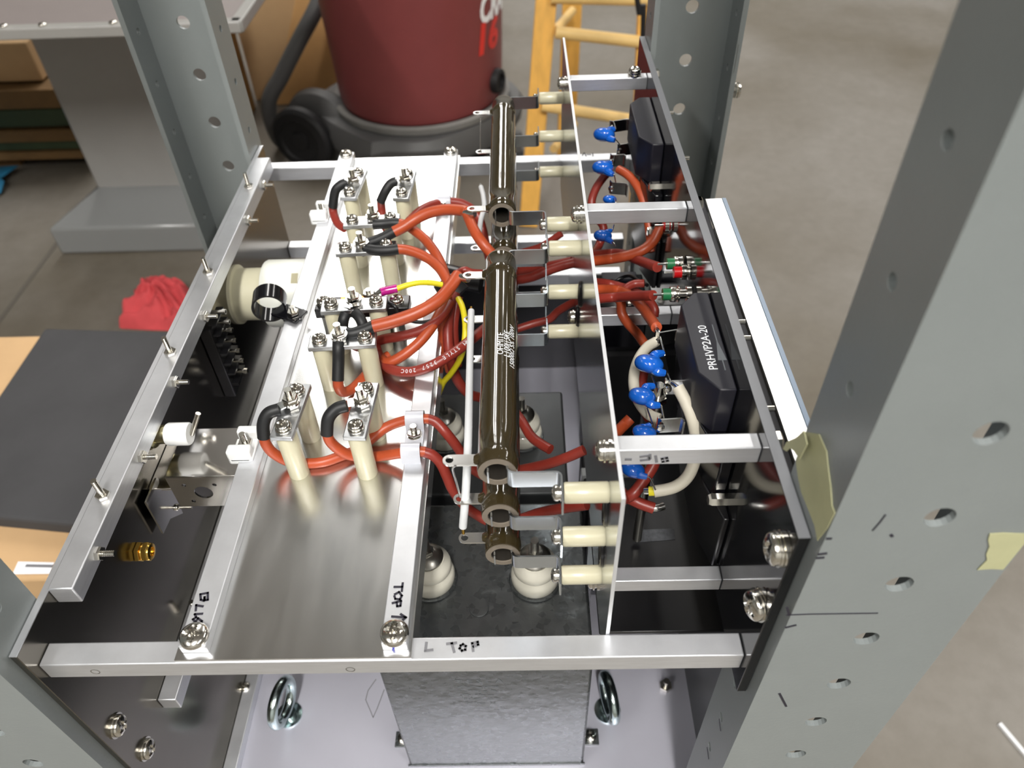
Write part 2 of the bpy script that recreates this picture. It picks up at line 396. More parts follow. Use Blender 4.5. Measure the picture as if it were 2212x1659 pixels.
bm = BM(); box(bm, -.2378, .0998, .6476, .6594, -.3612, -.3482); link('bar', bm, 'bar_alu', t, bevel=.0007)
scribble(t, [[(1258,336),(1262,330),(1266,337)], [(1268,334),(1276,334)], [(1280,331),(1281,337)]], 'z', -.3482, Z1, .0009)
# left square bar with its studs
t = thing('side_rail', 'left square aluminium side bar with upright threaded studs', 'rail', 'square aluminium rails of the chassis')
bm = BM(); box(bm, -.2378, -.2252, .199, .632, -.3415, -.3288); link('bar', bm, 'bar_alu', t, bevel=.0007)
for u, v in ((531,405),(447,590),(365,763),(225,1072)):
    o = Z(u, v, -.3288); o.x = -.2315
    bm = BM(); thread(bm, o, o+Z1*.0135, .0016); link('stud', bm, 'screw_steel', t)
    bm = BM(); hexnut(bm, o, Z1, .0038, .0026); link('nut', bm, 'screw_steel', t)
for u, v in ((562,383),(530,468),(440,685),(373,820),(302,985),(205,1190)):
    o = P(u, v, 'x', -.2252); o.z = -.3355
    bm = BM(); thread(bm, o, o+X1*.0095, .0016); link('stud', bm, 'screw_steel', t)
    bm = BM(); hexnut(bm, o, X1, .0040, .0028); link('nut', bm, 'screw_steel', t)
# tray of the terminal stands: thin sheet on the rails, two bars clamp it
t = thing('shelf_sheet', 'bright aluminium sheet carrying the cream ceramic stands', 'sheet')
bm = BM(); box(bm, -.1715, -.0580, .1700, .6590, -.3482, -.3462); box(bm, -.0592, -.0580, .1815, .6470, -.3640, -.3482); link('sheet', bm, 'sheet_alu', t)
def flat_bar(label, x0, x1, strokes):
    t = thing('clamp_bar', label, 'bar', 'flat bars clamping the shelf sheet')
    bm = BM(); box(bm, x0, x1, .1735, .6590, -.3462, -.3398); link('bar', bm, 'bar_alu', t, bevel=.0005)
    xm = (x0+x1)/2
    for y, r in ((.1785, .0069), (.6535, .0058)):
        bm = BM(); panhead(bm, (xm, y, -.3398), Z1, r, .0044); link('screw', bm, 'screw_steel', t)
    scribble(t, strokes, 'z', -.3398, Z1, .0011)
    return t
fb1 = flat_bar('flat aluminium bar marked BTM on left edge of bright sheet', -.1687, -.1555, [
    [(433,1284),(449,1281)], [(433,1284),(434,1296),(441,1298),(442,1290),(443,1297),(449,1296),(449,1281)],
    [(424,1307),(423,1319)], [(424,1308),(438,1310)], [(437,1326),(421,1327),(424,1334),(417,1338),(422,1344),(415,1348)], [(418,1350),(428,1336),(436,1342),(436,1356)]])
fb2 = flat_bar('flat aluminium bar marked TOP with arrow on right edge of bright sheet', -.0719, -.0596, [
    [(870,1260),(868,1277)], [(869,1268),(852,1268)], [(853,1284),(862,1279),(868,1287),(864,1295),(854,1294),(852,1288)], [(867,1298),(848,1303)], [(866,1299),(865,1309),(858,1310),(857,1302)],
    [(847,1332),(876,1334)], [(866,1327),(877,1334),(863,1345)]])
bm = BM(); ribbon(bm, [P(850, 1400, 'y', .1735), P(849, 1409, 'y', .1735)], (0,-1,0), .0012); link('pen_mark', bm, mat('ink_blue', (30,40,150), .5), fb2)
# square tie bars between mounting plate and black panel
def tie(label, y, z, s=.0088, strokes=None, screw=True, zs=None):
    t = thing('tie_bar', label, 'bar', 'square tie bars from plate to black panel')
    bm = BM(); box(bm, .0372, .1, y-s, y, z-s*1.12, z); link('bar', bm, 'bar_alu', t, bevel=.0006)
    c = Vector((.0355, y-s/2, z-s*.56))
    if screw:
        bm = BM(); lathe(bm, c, (-1,0,0), [(0,0),(.0058,0),(.0058,.0008),(.0046,.001),(.0046,.002),(.0056,.0022),(.0056,.0030),(0,.0032)], 22); link('washer', bm, 'screw_steel', t)
        bm = BM(); panhead(bm, c-X1*.0031, (-1,0,0), .0048, .0034); link('screw', bm, 'screw_steel', t)
    if strokes: scribble(t, strokes, 'y', y-s, (0,-1,0), .0013, 'ink_grey')
    bm = BM(); lathe(bm, (.105, c.y, max(c.z, -.2535)), X1, [(0,0),(.0046,0),(.0046,.0035),(.0036,.0045),(0,.0045)], 6); link('end_nut', bm, 'screw_steel', t)
    return t
ta = tie('farthest upper tie bar in front of the ladder', .6097, -.2536)
bm = BM(); o = Vector((.0900, .6055, -.2536)); lathe(bm, o, Z1, [(0,0),(.0052,0),(.0052,.001),(.0042,.0012),(.0042,.0022),(.0052,.0024),(.0052,.0034),(0,.0036)], 20); panhead(bm, o+Z1*.0034, Z1, .0046, .0034); link('screw', bm, 'screw_steel', ta)
tie('second upper tie bar from the back above blue capacitors', .4174, -.2536)
tie('lower tie bar near the middle beside cream wire loop', .4174, -.336)
tie('front upper tie bar with grey marker scribble', .2244, -.2525, strokes=[[(1352,992),(1362,992)], [(1384,986),(1400,984),(1402,992),(1385,994)], [(1404,982),(1404,990)], [(1416,985),(1418,997)], [(1430,990),(1440,988),(1442,995),(1432,997),(1430,990)]])
tie('front lower tie bar behind the L TOP rail', .2244, -.358)
# outer aluminium angle beyond the black panel
t = thing('outer_angle', 'bright aluminium angle outside the black panel beside near right post', 'angle')
bm = BM(); box(bm, .1172, .1282, .1960, .4380, -.267, -.265); box(bm, .1262, .1282, .196, .438, -.29, -.267); link('angle', bm, 'sheet_alu', t, bevel=.0003)
bm = BM(); box(bm, .1282, .1305, .1965, .4375, -.287, -.2645); link('edge_strip', bm, mat('pale_blue_edge', (150,168,190), .4), t)
bm = BM(); box(bm, .1055, .1168, .1955, .4380, -.2735, -.2670); link('gap_shade_strip', bm, mat('gap_shade', (48,48,53), .6), t)  # added dark strip stands for the shaded gap between panel and angle
# lower cross rails at the back
for lab, v0, v1 in (('upper of the two low rear rails seen through the chassis', 511, 531), ('lower of the two low rear rails seen through the chassis', 584, 604)):
    zt = P(1000, v0, 'y', .6594).z
    t = thing('cross_rail', lab, 'rail', 'square aluminium rails of the chassis')
    bm = BM(); box(bm, -.2378, .0995, .6476, .6594, zt-.013, zt); link('bar', bm, 'bar_alu', t, bevel=.0007)
t = thing('dark_backplate', 'dark sheet added to darken the back of the chassis below the low rails', 'panel')
bm = BM(); box(bm, -.2375, .0995, .6600, .6625, -.6205, P(1000, 590, 'y', .6594).z); link('sheet', bm, 'black_plastic', t)  # added black sheet, keeps the depth below the low rails dark
t = thing('side_rail', 'low bar along the left panel with one upright stud', 'rail', 'square aluminium rails of the chassis')
zb = P(345, 1515, 'x', -.236).z
bm = BM(); box(bm, -.2378, -.2262, .207, .64, zb-.012, zb); link('bar', bm, 'bar_alu', t, bevel=.0006)
o = Z(378, 1320, zb); o.x = -.231
bm = BM(); thread(bm, o, o+Z1*.012, .0016); link('stud', bm, 'screw_steel', t)
# ================================================================== wirewound tube resistors
TX, TR = -.0146, .0094
def arc(c, r, a0, a1, z, n=5): return [Vector((c[0]+r*math.cos(math.radians(a0+(a1-a0)*k/n)), c[1]+r*math.sin(math.radians(a0+(a1-a0)*k/n)), z)) for k in range(n+1)]
def resistor(label, y0, y1, zc, lug0, lug1):
    t = thing('power_resistor', label, 'resistor', 'brown glazed tube resistors')
    o = Vector((TX, y0, zc)); L = y1-y0
    bm = BM(); lathe(bm, o, Y1, [(TR*.985,.0012),(TR,.0022),(TR,.004),(TR*1.03,.0045),(TR*1.03,.0085),(TR,.009)] + [(TR*(1+.006*math.sin(k*1.7)), .018+(L-.036)*k/24) for k in range(1, 24)] + [(TR,L-.018),(TR*1.03,L-.0175),(TR*1.03,L-.0135),(TR,L-.013),(TR,L-.0022),(TR*.985,L-.0012),(TR*.9,L-.001),(TR*.9,.001)], 40, closed=True); link('glazed_body', bm, 'resistor_glaze', t)
    bm = BM(); lathe(bm, o, Y1, [(TR*.96,0),(TR*.90,.0011),(TR*.9,L-.0011),(TR*.96,L),(TR*.66,L),(TR*.64,L-.0008),(TR*.64,.0008),(TR*.66,0)], 36, closed=True); link('ceramic_core', bm, 'resistor_core', t)
    bm = BM(); lathe(bm, o, Y1, [(TR*.64,.0006),(TR*.64,L-.0006),(TR*.60,L-.0006),(TR*.60,.0006)], 32, closed=True); link('shade_lining', bm, 'bore_shade', t)  # added dark lining, puts the shade of the deep bore into colour
    # spring steel bracket at both ends: strip out of the bore, across, then along the standoff face
    for ye, s in ((y0, -1), (y1, 1)):
        z = zc-.0052; xb = TX+.0046; yo = ye+s*.0042
        path = [Vector((xb, ye-s*.03, z)), Vector((xb, ye+s*.001, z))] + [Vector((xb+.0034-.0034*math.cos(a), yo-s*.0034+s*.0034*math.sin(a), z)) for a in [PI/2*k/5 for k in range(6)]]
        path += [Vector((.0118, yo, z))] + [Vector((.0118+.0026*math.sin(a), yo+s*.0026-s*.0026*math.cos(a), z)) for a in [PI/2*k/5 for k in range(1, 6)]] + [Vector((.0144, yo+s*.0165, z))]
        bm = BM(); strip(bm, path, .0009, (0,0,.0104)); link('mounting_bracket', bm, 'bracket_steel', t)
    bm = BM(); strip(bm, [Vector((TX-.0042, y0-.003, zc-.004)), Vector((TX-.0042, y1+.003, zc-.004))], .0008, (0,0,.008)); link('bore_strip', bm, 'bracket_steel', t)
    for y, dy in ((y0+(.0065 if zc > -.29 else .0100), lug0), (y1-.0155, lug1)):
        if dy is None: continue
        L2 = .0150 + dy; w = .0064
        c = Vector((TX-TR*.9, y, zc+.001))
        bm = BM(); n = 10; out = [(0,-w/2),(L2-w/2,-w/2)] + [(L2-w/2+w/2*math.sin(PI*k/n), -w/2*math.cos(PI*k/n)) for k in range(1, n)] + [(L2-w/2,w/2),(0,w/2)]
        tmp = bmesh.new(); es = []
        for loop in (out, [(L2-w/2+.0019*math.cos(2*PI*k/14), .0019*math.sin(2*PI*k/14)) for k in range(14)]):
            vs = [tmp.verts.new((a, b_, 0)) for a, b_ in loop]
            for i in range(len(vs)): es.append(tmp.edges.new((vs[i], vs[(i+1) % len(vs)])))
        bmesh.ops.triangle_fill(tmp, use_beauty=True, use_dissolve=False, edges=es); mp = {}
        ex = bmesh.ops.extrude_face_region(tmp, geom=tmp.faces[:])
        for v in ex['geom']:
            if isinstance(v, bmesh.types.BMVert): v.co.z += .0009
        for v in tmp.verts: mp[v] = bm.verts.new(c + Vector((-v.co.x, v.co.y, v.co.z)))
        for f in tmp.faces: bm.faces.new([mp[v] for v in f.verts])
        tmp.free(); link('terminal_lug', bm, 'tinned', t)
        bm = BM(); lathe(bm, c+Vector((.002,0,.0004)), (-1,0,0), [(0,0),(.0042,0),(.0034,.0025),(.0022,.0045),(0,.005)], 14); link('glazed_collar', bm, 'resistor_glaze', t)
    return t
ZS = (-.2755, -.3095, -.3435)
NY0, NY1, FY0, FY1 = .2235, .389, .4475, .6145
names = ('top', 'middle', 'bottom')
r1 = resistor('long brown tube resistor in front with white lettering', NY0, NY1, ZS[0], .002, -.001)
resistor('middle front tube resistor directly under the lettered one', NY0, NY1, ZS[1], 0, .001)
resistor('lowest front tube resistor above the white bushings', NY0, NY1, ZS[2], 0, .001)
resistor('top tube resistor of the rear column before the vacuum', FY0, FY1, ZS[0]-.004, 0, .001)
resistor('middle tube resistor of the rear column before the vacuum', FY0, FY1, ZS[1]-.004, 0, .001)
resistor('lowest tube resistor of the rear column before the vacuum', FY0, FY1, ZS[2]-.003, None, None)
def on_tube(y_c, ang0, zc):
    def place(x, y, d):    # text runs away from camera along +y, rows stack around the tube
        a = ang0 - y/TR; r = TR+.00005+d
        return Vector((TX + r*math.sin(a), y_c + x, zc + r*math.cos(a)))
    return place
for s, a, yc, sz in (('OHMITE', .12, .3025, .0047), ('L100J15KE', .50, .3035, .0047), ('15000\u03a9 5% 100W', .86, .3035, .0045)):
    bm = BM(); text_bm(bm, s, sz, on_tube(yc, a, ZS[0]), depth=.00012); link('printed_lettering', bm, 'print_white', r1, smooth=False)
# ceramic standoffs on the mounting plate
def standoff(label, y, z):
    t = thing('ceramic_standoff', label, 'standoff', 'cream standoffs on the mounting plate')
    c = Vector((.0355, y, z))
    bm = BM(); lathe(bm, c, (-1,0,0), [(0,0),(.0045,0),(.0049,.0006),(.0049,.0194),(.0045,.0202),(0,.0202)], 28); link('body', bm, 'ceramic', t)
    bm = BM(); lathe(bm, c-X1*.0211, (-1,0,0), [(0,0),(.0040,0),(.0040,.0007),(.0034,.0008),(.0034,.0016),(0,.0017)], 20); panhead(bm, c-X1*.0227, (-1,0,0), .0038, .003); link('screw', bm, 'screw_steel', t)
for zc, nm in zip(ZS, ('top', 'middle', 'bottom')):
    standoff(f'{nm} cream standoff at the near end of front resistors', .2112, zc)
    standoff(f'{nm} cream standoff at the far end of front resistors', .4015, zc)
    if nm == 'top': standoff('cream standoff at the near end of top rear resistor', .4352, zc-.004)
    standoff(f'{nm} cream standoff at the far end of rear resistors', .6265, zc-.004)
# ================================================================== terminal stands on the bright sheet
ZB = -.3462
def stand(label, a, b, stud=.5, h=.0355, lugs=0):
    t = thing('terminal_stand', label, 'terminal stand', 'cream ceramic terminal stands on the sheet')
    a, b = Vector((*a, ZB)), Vector((*b, ZB)); d = (b-a).normalized(); n = Z1.cross(d)
    for p in (a, b):
        bm = BM(); lathe(bm, p, Z1, [(0,0),(.0056,0),(.0059,.0008),(.0059,h-.0008),(.0055,h),(0,h)], 26); link('ceramic_post', bm, 'ceramic', t)
    bm = BM(); obox(bm, (a+b)/2+Z1*(h+.0016), d, n, Z1, (b-a).length+.0135, .0125, .0032); link('bridge_plate', bm, 'bridge_alu', t, bevel=.0005)
    zt = Z1*(h+.0032)
    for p in (a, b):
        bm = BM(); lathe(bm, p+zt, Z1, [(0,0),(.0047,0),(.0047,.0006),(.0040,.0008),(.0044,.0016),(0,.0016)], 22); panhead(bm, p+zt+Z1*.0015, Z1, .0043, .0031); link('screw', bm, 'screw_steel', t)
    s = a.lerp(b, stud)+zt
    bm = BM(); hexnut(bm, s, Z1, .0046, .003); hexnut(bm, s+Z1*.0042, Z1, .0043, .0029); lathe(bm, s+Z1*.003, Z1, [(0,0),(.0048,0),(.0048,.0012),(0,.0012)], 20); link('nut', bm, 'screw_steel', t)
    bm = BM(); thread(bm, s+Z1*.006, s+Z1*.0125, .0021); link('stud', bm, 'screw_steel', t)
    bm = BM(); lathe(bm, (a+b)/2*.0+a.lerp(b, stud)+Z1*(h-.0028), Z1, [(0,0),(.0032,0),(.0032,.0028),(0,.0028)], 6); link('bolt_head', bm, 'screw_steel', t)
    return s
S = {}
S['N1'] = stand('front left stand of the pair with crossing red cables', (-.1337,.2835), (-.1318,.3115), .62)
S['N2'] = stand('front right stand of the pair with crossing red cables', (-.0937,.2825), (-.0922,.3115), .62)
S['M1'] = stand('near stand of the middle pair with upright black sleeve in front', (-.1268,.3555), (-.0990,.3570), .45)
S['M2'] = stand('stand just behind it carrying two black sleeves in inverted V', (-.1255,.3905), (-.0965,.3920), .52)
S['U2'] = stand('crosswise stand below the far pair with two cable sleeves', (-.1262,.4545), (-.0975,.4565), .40)
S['U1'] = stand('crosswise stand nearest the two farthest stands', (-.1265,.4900), (-.0985,.4920), .55)
S['F1'] = stand('farthest left stand near the rear end of the BTM bar', (-.1345,.5300), (-.1322,.5600), .48)
S['F2'] = stand('farthest right stand near the rear end of the TOP bar', (-.0937,.5270), (-.0920,.5560), .60)
# black bakelite terminal block with copper link
t = thing('terminal_block', 'black terminal block with copper link and yellow wire end', 'terminal block')
zt = -.3155; A = Z(683, 651, zt); B = Z(884, 655, zt); yb = (A.y+B.y)/2
bm = BM(); box(bm, A.x, B.x, yb-.0070, yb+.0070, zt-.0075, zt); link('body', bm, 'black_plastic', t, bevel=.0008)
for x in (A.x+.008, B.x-.012):
    bm = BM(); lathe(bm, (x, yb, ZB), Z1, [(0,0),(.0062,0),(.0062,zt-.0075-ZB),(0,zt-.0075-ZB)], 20); link('support_post', bm, 'dark_steel', t)
bm = BM(); box(bm, Z(738,645,zt).x, Z(792,645,zt).x, yb-.0045, yb+.005, zt, zt+.0012); link('link_strip', bm, 'copper', t)
for u in (701, 857):
    bm = BM(); o = Vector((Z(u, 650, zt).x, yb, zt)); lathe(bm, o, Z1, [(0,0),(.0048,0),(.0048,.001),(0,.001)], 20); panhead(bm, o+Z1*.001, Z1, .0046, .0034); link('screw', bm, 'screw_steel', t)
YL = Vector((Z(803, 640, zt).x, yb, zt))
bm = BM(); hexnut(bm, YL+Z1*.0018, Z1, .0046, .0034); hexnut(bm, YL+Z1*.0055, Z1, .0042, .003); cyl(bm, YL, YL+Z1*.0105, .002, 12); link('nut', bm, 'screw_steel', t)
# ================================================================== capacitor cans with bushings
def bushing(t, x, y, z, sc=1.):
    k = sc
    bm = BM(); lathe(bm, (x, y, z), Z1, [(0,0),(.0165*k,0),(.0172*k,.001),(.0165*k,.002),(0,.002)], 32); link('bushing_flange', bm, 'galvanised', t)
    bm = BM(); lathe(bm, (x, y, z+.002), Z1, [(0,0),(.0152*k,0),(.0158*k,.002),(.0158*k,.006),(.0150*k,.0085),(.0126*k,.0105),(.0126*k,.0120),(.0142*k,.0135),(.0145*k,.0165),(.0136*k,.0190),(.0112*k,.0215),(.0104*k,.0235),(0,.0235)], 36); bu = link('bushing', bm, 'bushing', t)
    bm = BM(); lathe(bm, (x, y, z+.0255), Z1, [(0,0),(.0100*k,0),(.0102*k,.0018),(.0080*k,.0042),(.0045*k,.0062),(0,.0062)], 28); link('bushing_cap', bm, 'dark_steel', bu)
    bm = BM(); hexnut(bm, (x, y, z+.031), Z1, .0048*k, .004); thread(bm, (x, y, z+.034), (x, y, z+.045), .0026*k); link('terminal_stud', bm, 'dark_steel', bu)
def can(label, x0, x1, y0, y1, z1, bx, lettering, m='galvanised'):
    t = thing('capacitor_can', label, 'capacitor', 'galvanised capacitor cans')
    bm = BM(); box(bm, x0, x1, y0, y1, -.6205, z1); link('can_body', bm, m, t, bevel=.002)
    bm = BM(); box(bm, x0-.0008, x1+.0008, y0-.0008, y0+.0002, -.6200, -.6175); link('bottom_seam', bm, 'galvanised', t)
    for x in bx: bushing(t, x[0], x[1], z1)
    if lettering:
        def pl(ox, oz): return lambda x, y, d: Vector((ox+x, y0-.0001-d, oz+y))
        o = P(1035, 1472, 'y', y0)
        bm = BM(); text_bm(bm, 'TESLA', .0072, pl(o.x, o.z), depth=.0001, spacing=1.75, bold=.00018); link('stamped_print', bm, 'print_grey', t, smooth=False)
        rr = random.Random(11); bm = BM()     # worn, unreadable dotted rating lines under the name
        for v, u0, u1 in ((1484,992,1078),(1493,990,1080),(1501,996,1076),(1509,992,1082),(1518,1008,1072)):
            u = u0
            while u < u1:
                if rr.random() < .72:
                    p = P(u, v+rr.uniform(-1.5,1.5), 'y', y0); w_, h_ = rr.uniform(.0004,.0011), rr.uniform(.0005,.0013)
                    box(bm, p.x-w_, p.x+w_, y0-.0002, y0-.0001, p.z-h_, p.z+h_)
                u += rr.uniform(4, 8)
        link('worn_print', bm, 'print_grey', t, smooth=False)
        o = Z(1035, 1315, z1)
        bm = BM(); lathe(bm, (o.x, o.y, z1), Z1, [(0,0),(.0062,0),(.0060,.0006),(.0052,.0004),(0,.0008)], 28); link('fill_plug', bm, 'galvanised', t)
    return t
b1, b2 = Z(932, 1248, -.443), Z(1156, 1248, -.443)
can('galvanised capacitor can under the L TOP rail with white bushings', -.0965, .0368, .2165, .333, -.445, [(b1.x, b1.y), (b2.x, b2.y)], True)
can('shaded capacitor can behind the front one beneath the resistors', -.0965, .0300, .360, .470, -.470, [(Z(968, 884, -.468).x, .418), (Z(1128, 884, -.468).x, .418)], False, mat('can_shaded', (66,68,69), .4, .4, noise=.06, nscale=60))  # darker copy of the can metal, shade beneath the resistors put into its colour
for lab, u, s in (('galvanised tab with bolt at the left foot of the can', 872, -1), ('galvanised tab with bolt at the right foot of the can', 1272, 1)):
    t = thing('foot_clamp', lab, 'clamp', 'bolted tabs holding the can')
    xe = -.0965 if s < 0 else .0368; y = .236
    bm = BM(); box(bm, min(xe, xe+s*.013), max(xe, xe+s*.013), y-.006, y+.006, -.6205, -.6185); box(bm, min(xe, xe+s*.002), max(xe, xe+s*.002), y-.006, y+.006, -.6185, -.606); link('tab', bm, 'galvanised', t, bevel=.0004)
    bm = BM(); lathe(bm, (xe+s*.0065, y, -.6185), Z1, [(0,0),(.0048,0),(.0046,.003),(.003,.0042),(0,.0046)], 20); link('bolt_head', bm, 'screw_steel', t)
# eye bolts on the tray
for lab, u, v, rz in (('zinc eye bolt on tray left of the can', 625, 1545, 65), ('zinc eye bolt on tray right of the can', 1312, 1535, 85)):
    t = thing('eye_bolt', lab, 'eye bolt', 'zinc eye bolts on the tray')
    o = Z(u, v, -.6205); ax = Vector((math.cos(math.radians(rz-90+15)), math.sin(math.radians(rz-90+15)), 0)); R = .0165; r = .0042
    c = o+Z1*(R+r+.004)
    bm = BM(); torus(bm, c, ax, R, r, 40, 14); link('eye', bm, 'chrome_zinc', t)
    bm = BM(); cyl(bm, o, o+Z1*.006, .006, 18); link('shank', bm, 'chrome_zinc', t)
    bm = BM(); lathe(bm, o, Z1, [(0,0),(.0105,0),(.0105,.0016),(0,.0018)], 28); link('washer', bm, 'chrome_zinc', t)
# black transformer and relay blocks added to fill the dark depth of the chassis
t = thing('filler_block', 'dark transformer added deep between resistors and black panel', 'filler_block')
bm = BM(); box(bm, .044, .094, .36, .43, -.6205, -.49); link('core', bm, 'dark_iron', t, bevel=.002)
bm = BM(); box(bm, .049, .089, .345, .445, -.59, -.51); link('coil', bm, 'black_plastic', t, bevel=.004)
bm = BM(); box(bm, .042, .096, .39, .398, -.6205, -.486); link('strap', bm, 'machine_foot', t, bevel=.001)
t = thing('black_filler_box', 'added black relay below the red wires right of the plate', 'filler_box')
zt = -.405; c = Z(1338, 625, zt)
bm = BM(); box(bm, c.x-.022, c.x+.022, c.y-.024, c.y+.022, zt-.05, zt); link('case', bm, 'black_gloss', t, bevel=.0015)
bm = BM(); box(bm, c.x-.014, c.x+.016, c.y+.010, c.y+.020, zt, zt+.004); link('label_rib', bm, 'navy_epoxy', t, bevel=.0008)
for dx, dy in ((-.010,-.012),(.006,-.018),(-.012,.0)):
    bm = BM(); panhead(bm, (c.x+dx, c.y+dy, zt), Z1, .0034, .0026); link('screw', bm, 'screw_steel', t)
bm = BM(); box(bm, c.x-.026, c.x+.026, c.y-.03, c.y+.026, -.6205, zt-.05); link('mount', bm, 'dark_iron', t)
t = thing('dark_backing', 'black sheet added to darken the space under the tie bars beside black panel', 'sheet')
bm = BM(); box(bm, .0405, .1256, .2275, .3350, -.4380, -.4350); link('sheet', bm, 'black_plastic', t, bevel=.0005)  # made-up sheet that turns the space under the tie bars dark
bm = BM(); q = [Z(u, v, -.435) for u, v in ((1376,1145),(1456,1142),(1458,1166),(1374,1172))]; prism(bm, q, (0,0,.0003)); link('label_patch', bm, mat('worn_label', (70,72,76), .6, noise=.3, nscale=400), t, smooth=False)
for x in (.043, .119):
    bm = BM(); box(bm, x, x+.005, .326, .331, -.6205, -.438); link('leg', bm, 'black_plastic', t)
# ================================================================== high voltage rectifier bricks on the black panel
def rectifier(label, y0, y1, text):
    t = thing('rectifier_block', label, 'rectifier', 'black rectifier blocks on the black panel')
    xa, xb, zt, zb = .0832, .0998, -.2600, -.2900; c = .0085
    prof = [(xb,y0),(xb-.008,y0),(xa,y0+.0125),(xa,y1-.0105),(xa+.0085,y1),(xb,y1)]
    bm = BM(); prism(bm, [Vector((x, y, zt)) for x, y in prof], (0,0,zb-zt)); link('potted_body', bm, 'navy_epoxy', t, bevel=.0008)
    prof2 = [(xb,y0-.018),(xb-.006,y0-.018),(xa+.004,y0+.006),(xa+.004,y1-.006),(xb-.008,y1+.016),(xb,y1+.016)]
    bm = BM(); prism(bm, [Vector((x, y, zb)) for x, y in prof2], (0,0,-.030)); link('base_body', bm, 'black_gloss', t, bevel=.0008)
    bm = BM(); prism(bm, [Vector((x+(.003 if x < xb else 0), y-.014, zb-.030)) for x, y in prof2], (0,0,-.042)); link('heat_spreader', bm, 'black_plastic', t, bevel=.0008)
    for yy, zz in ((y0-.009, -.288), (y1+.009, -.288), (y0-.021, -.318)):
        bm = BM(); lathe(bm, (.1, yy, zz), (-1,0,0), [(0,0),(.0036,0),(.0036,.008),(.0028,.0095),(0,.0095)], 6); link('mounting_nut', bm, 'screw_steel', t)
    if text:
        ym = Z(1520, 750, zt).y
        def pl(x, y, d): return Vector((.0913-y, ym+x, zt+.0001+d))
        bm = BM(); text_bm(bm, 'PRHVP2A-20', .0062, pl, depth=.0001); link('printed_lettering', bm, 'print_white', t, smooth=False)
        xs = .0966; bm = BM(); ribbon(bm, [Vector((xs, ym-.017, zt)), Vector((xs, ym+.017, zt))], Z1, .0006)
        prism(bm, [Vector((xs-.0022, ym-.010, zt)), Vector((xs+.0022, ym-.010, zt)), Vector((xs, ym+.006, zt))], (0,0,.0002)); link('arrow_print', bm, 'print_grey', t, smooth=False)
    return t
rectifier('rectifier block with white part number on top behind blue discs', .2585, .334, True)
rectifier('far plain black rectifier block beside the ladder', .503, .580, False)
# solder tags carrying the blue disc capacitors
def tagplate(label, u, v, u2, v2, z, dz=.0098):
    t = thing('solder_tag', label, 'solder tag', 'bent solder tags by the black panel')
    a, b = Z(u, v, z), Z(u2, v2, z); d = (b-a).normalized(); n = Z1.cross(d)
    path = [a+n*.0024, a+n*.001, a+d*.0012, b-d*.0012, b-n*.001, b-n*.0028]
    bm = BM(); strip(bm, [p-Z1*dz for p in path], .0009, Z1*dz); link('strip', bm, 'tinned', t)
    bm = BM(); lathe(bm, a-Z1*(dz*.5)-n*.001+d*.001, -n, [(0,0),(.0022,0),(.0018,.0012),(0,.0018)], 12); link('solder_blob', bm, 'tinned', t)
    return t
tagplate('bent tag at the top of the nearest large blue disc', 1420, 719, 1466, 711, -.285)
tagplate('bent tag between the two large blue discs', 1440, 823, 1492, 821, -.285)
tagplate('bent tag just above the front tie bar', 1424, 906, 1476, 903, -.288)
tagplate('farthest tag before the ladder rung', 1320, 262, 1358, 256, -.285)
tagplate('tag below the farthest blue disc', 1336, 312, 1368, 308, -.288)
tagplate('tag above the second far blue disc', 1320, 335, 1350, 333, -.292)
tagplate('tag near the far tie bar', 1318, 393, 1356, 396, -.296)
# blue disc capacitors
def disc(label, u, v, z, r, axis, leads, tilt=(.35,.15,1)):
    t = thing('disc_capacitor', label, 'capacitor', 'blue ceramic disc capacitors')
    o = Z(u, v, z)
    bm = BM(); n = 9; th = r*.62
    lathe(bm, o - Vector(axis).normalized()*0, axis, [(0,-th)] + [(r*math.cos(a)**.8 if abs(a) < PI/2-.01 else 0.0001, th*math.sin(a)) for a in [-PI/2+PI*k/14 for k in range(1, 14)]] + [(0,th)], 26); link('disc', bm, 'cap_blue', t)
    for pts in leads:
        q = [Z(a, b, zz) for a, b, zz in pts]
        d0 = (q[0]-o).normalized()
        c = catmull([o+d0*r*.55, q[0], q[1]], 6)
        bm = BM(); sweep(bm, c, [r*.42*(1-.45*i/(len(c)-1)) for i in range(len(c))], 10); lg = link('coated_leg', bm, 'cap_blue', t)
        bm = BM(); sweep(bm, catmull(q[1:], 4), .00045, 8); link('lead', bm, 'tinned', lg)
    return t
D = .0070
disc('largest blue disc below the cream wire loop', 1402, 786, -.279, .0078, (.2,.55,.8), [[(1418,766,-.277),(1432,763,-.278),(1436,764,-.278),(1426,728,-.285)], [(1422,803,-.279),(1436,806,-.280),(1442,806,-.281),(1450,826,-.286)]])
disc('blue disc beside the hex nut above front tie bar', 1387, 856, -.281, .0070, (.2,.55,.8), [[(1398,836,-.280),(1412,834,-.281),(1416,832,-.282),(1408,812,-.286)], [(1408,874,-.281),(1424,876,-.282),(1428,877,-.283),(1434,904,-.289)]])
disc('blue disc half hidden behind the front tie bar', 1392, 934, -.293, .0062, (.2,.55,.8), [[(1392,924,-.292),(1404,918,-.292),(1409,916,-.292),(1398,882,-.294)]])
disc('blue disc seen under the front tie bar', 1367, 1014, -.318, .0066, (.3,.5,.8), [[(1382,1026,-.317),(1398,1030,-.317),(1405,1034,-.317),(1416,1058,-.318)]])
disc('farthest blue disc near the ladder', 1305, 291, -.282, .0085, (.1,.5,.8), [[(1318,281,-.281),(1327,279,-.281),(1330,279,-.282),(1326,264,-.286)], [(1318,300,-.282),(1328,303,-.282),(1331,303,-.283),(1340,314,-.288)]])
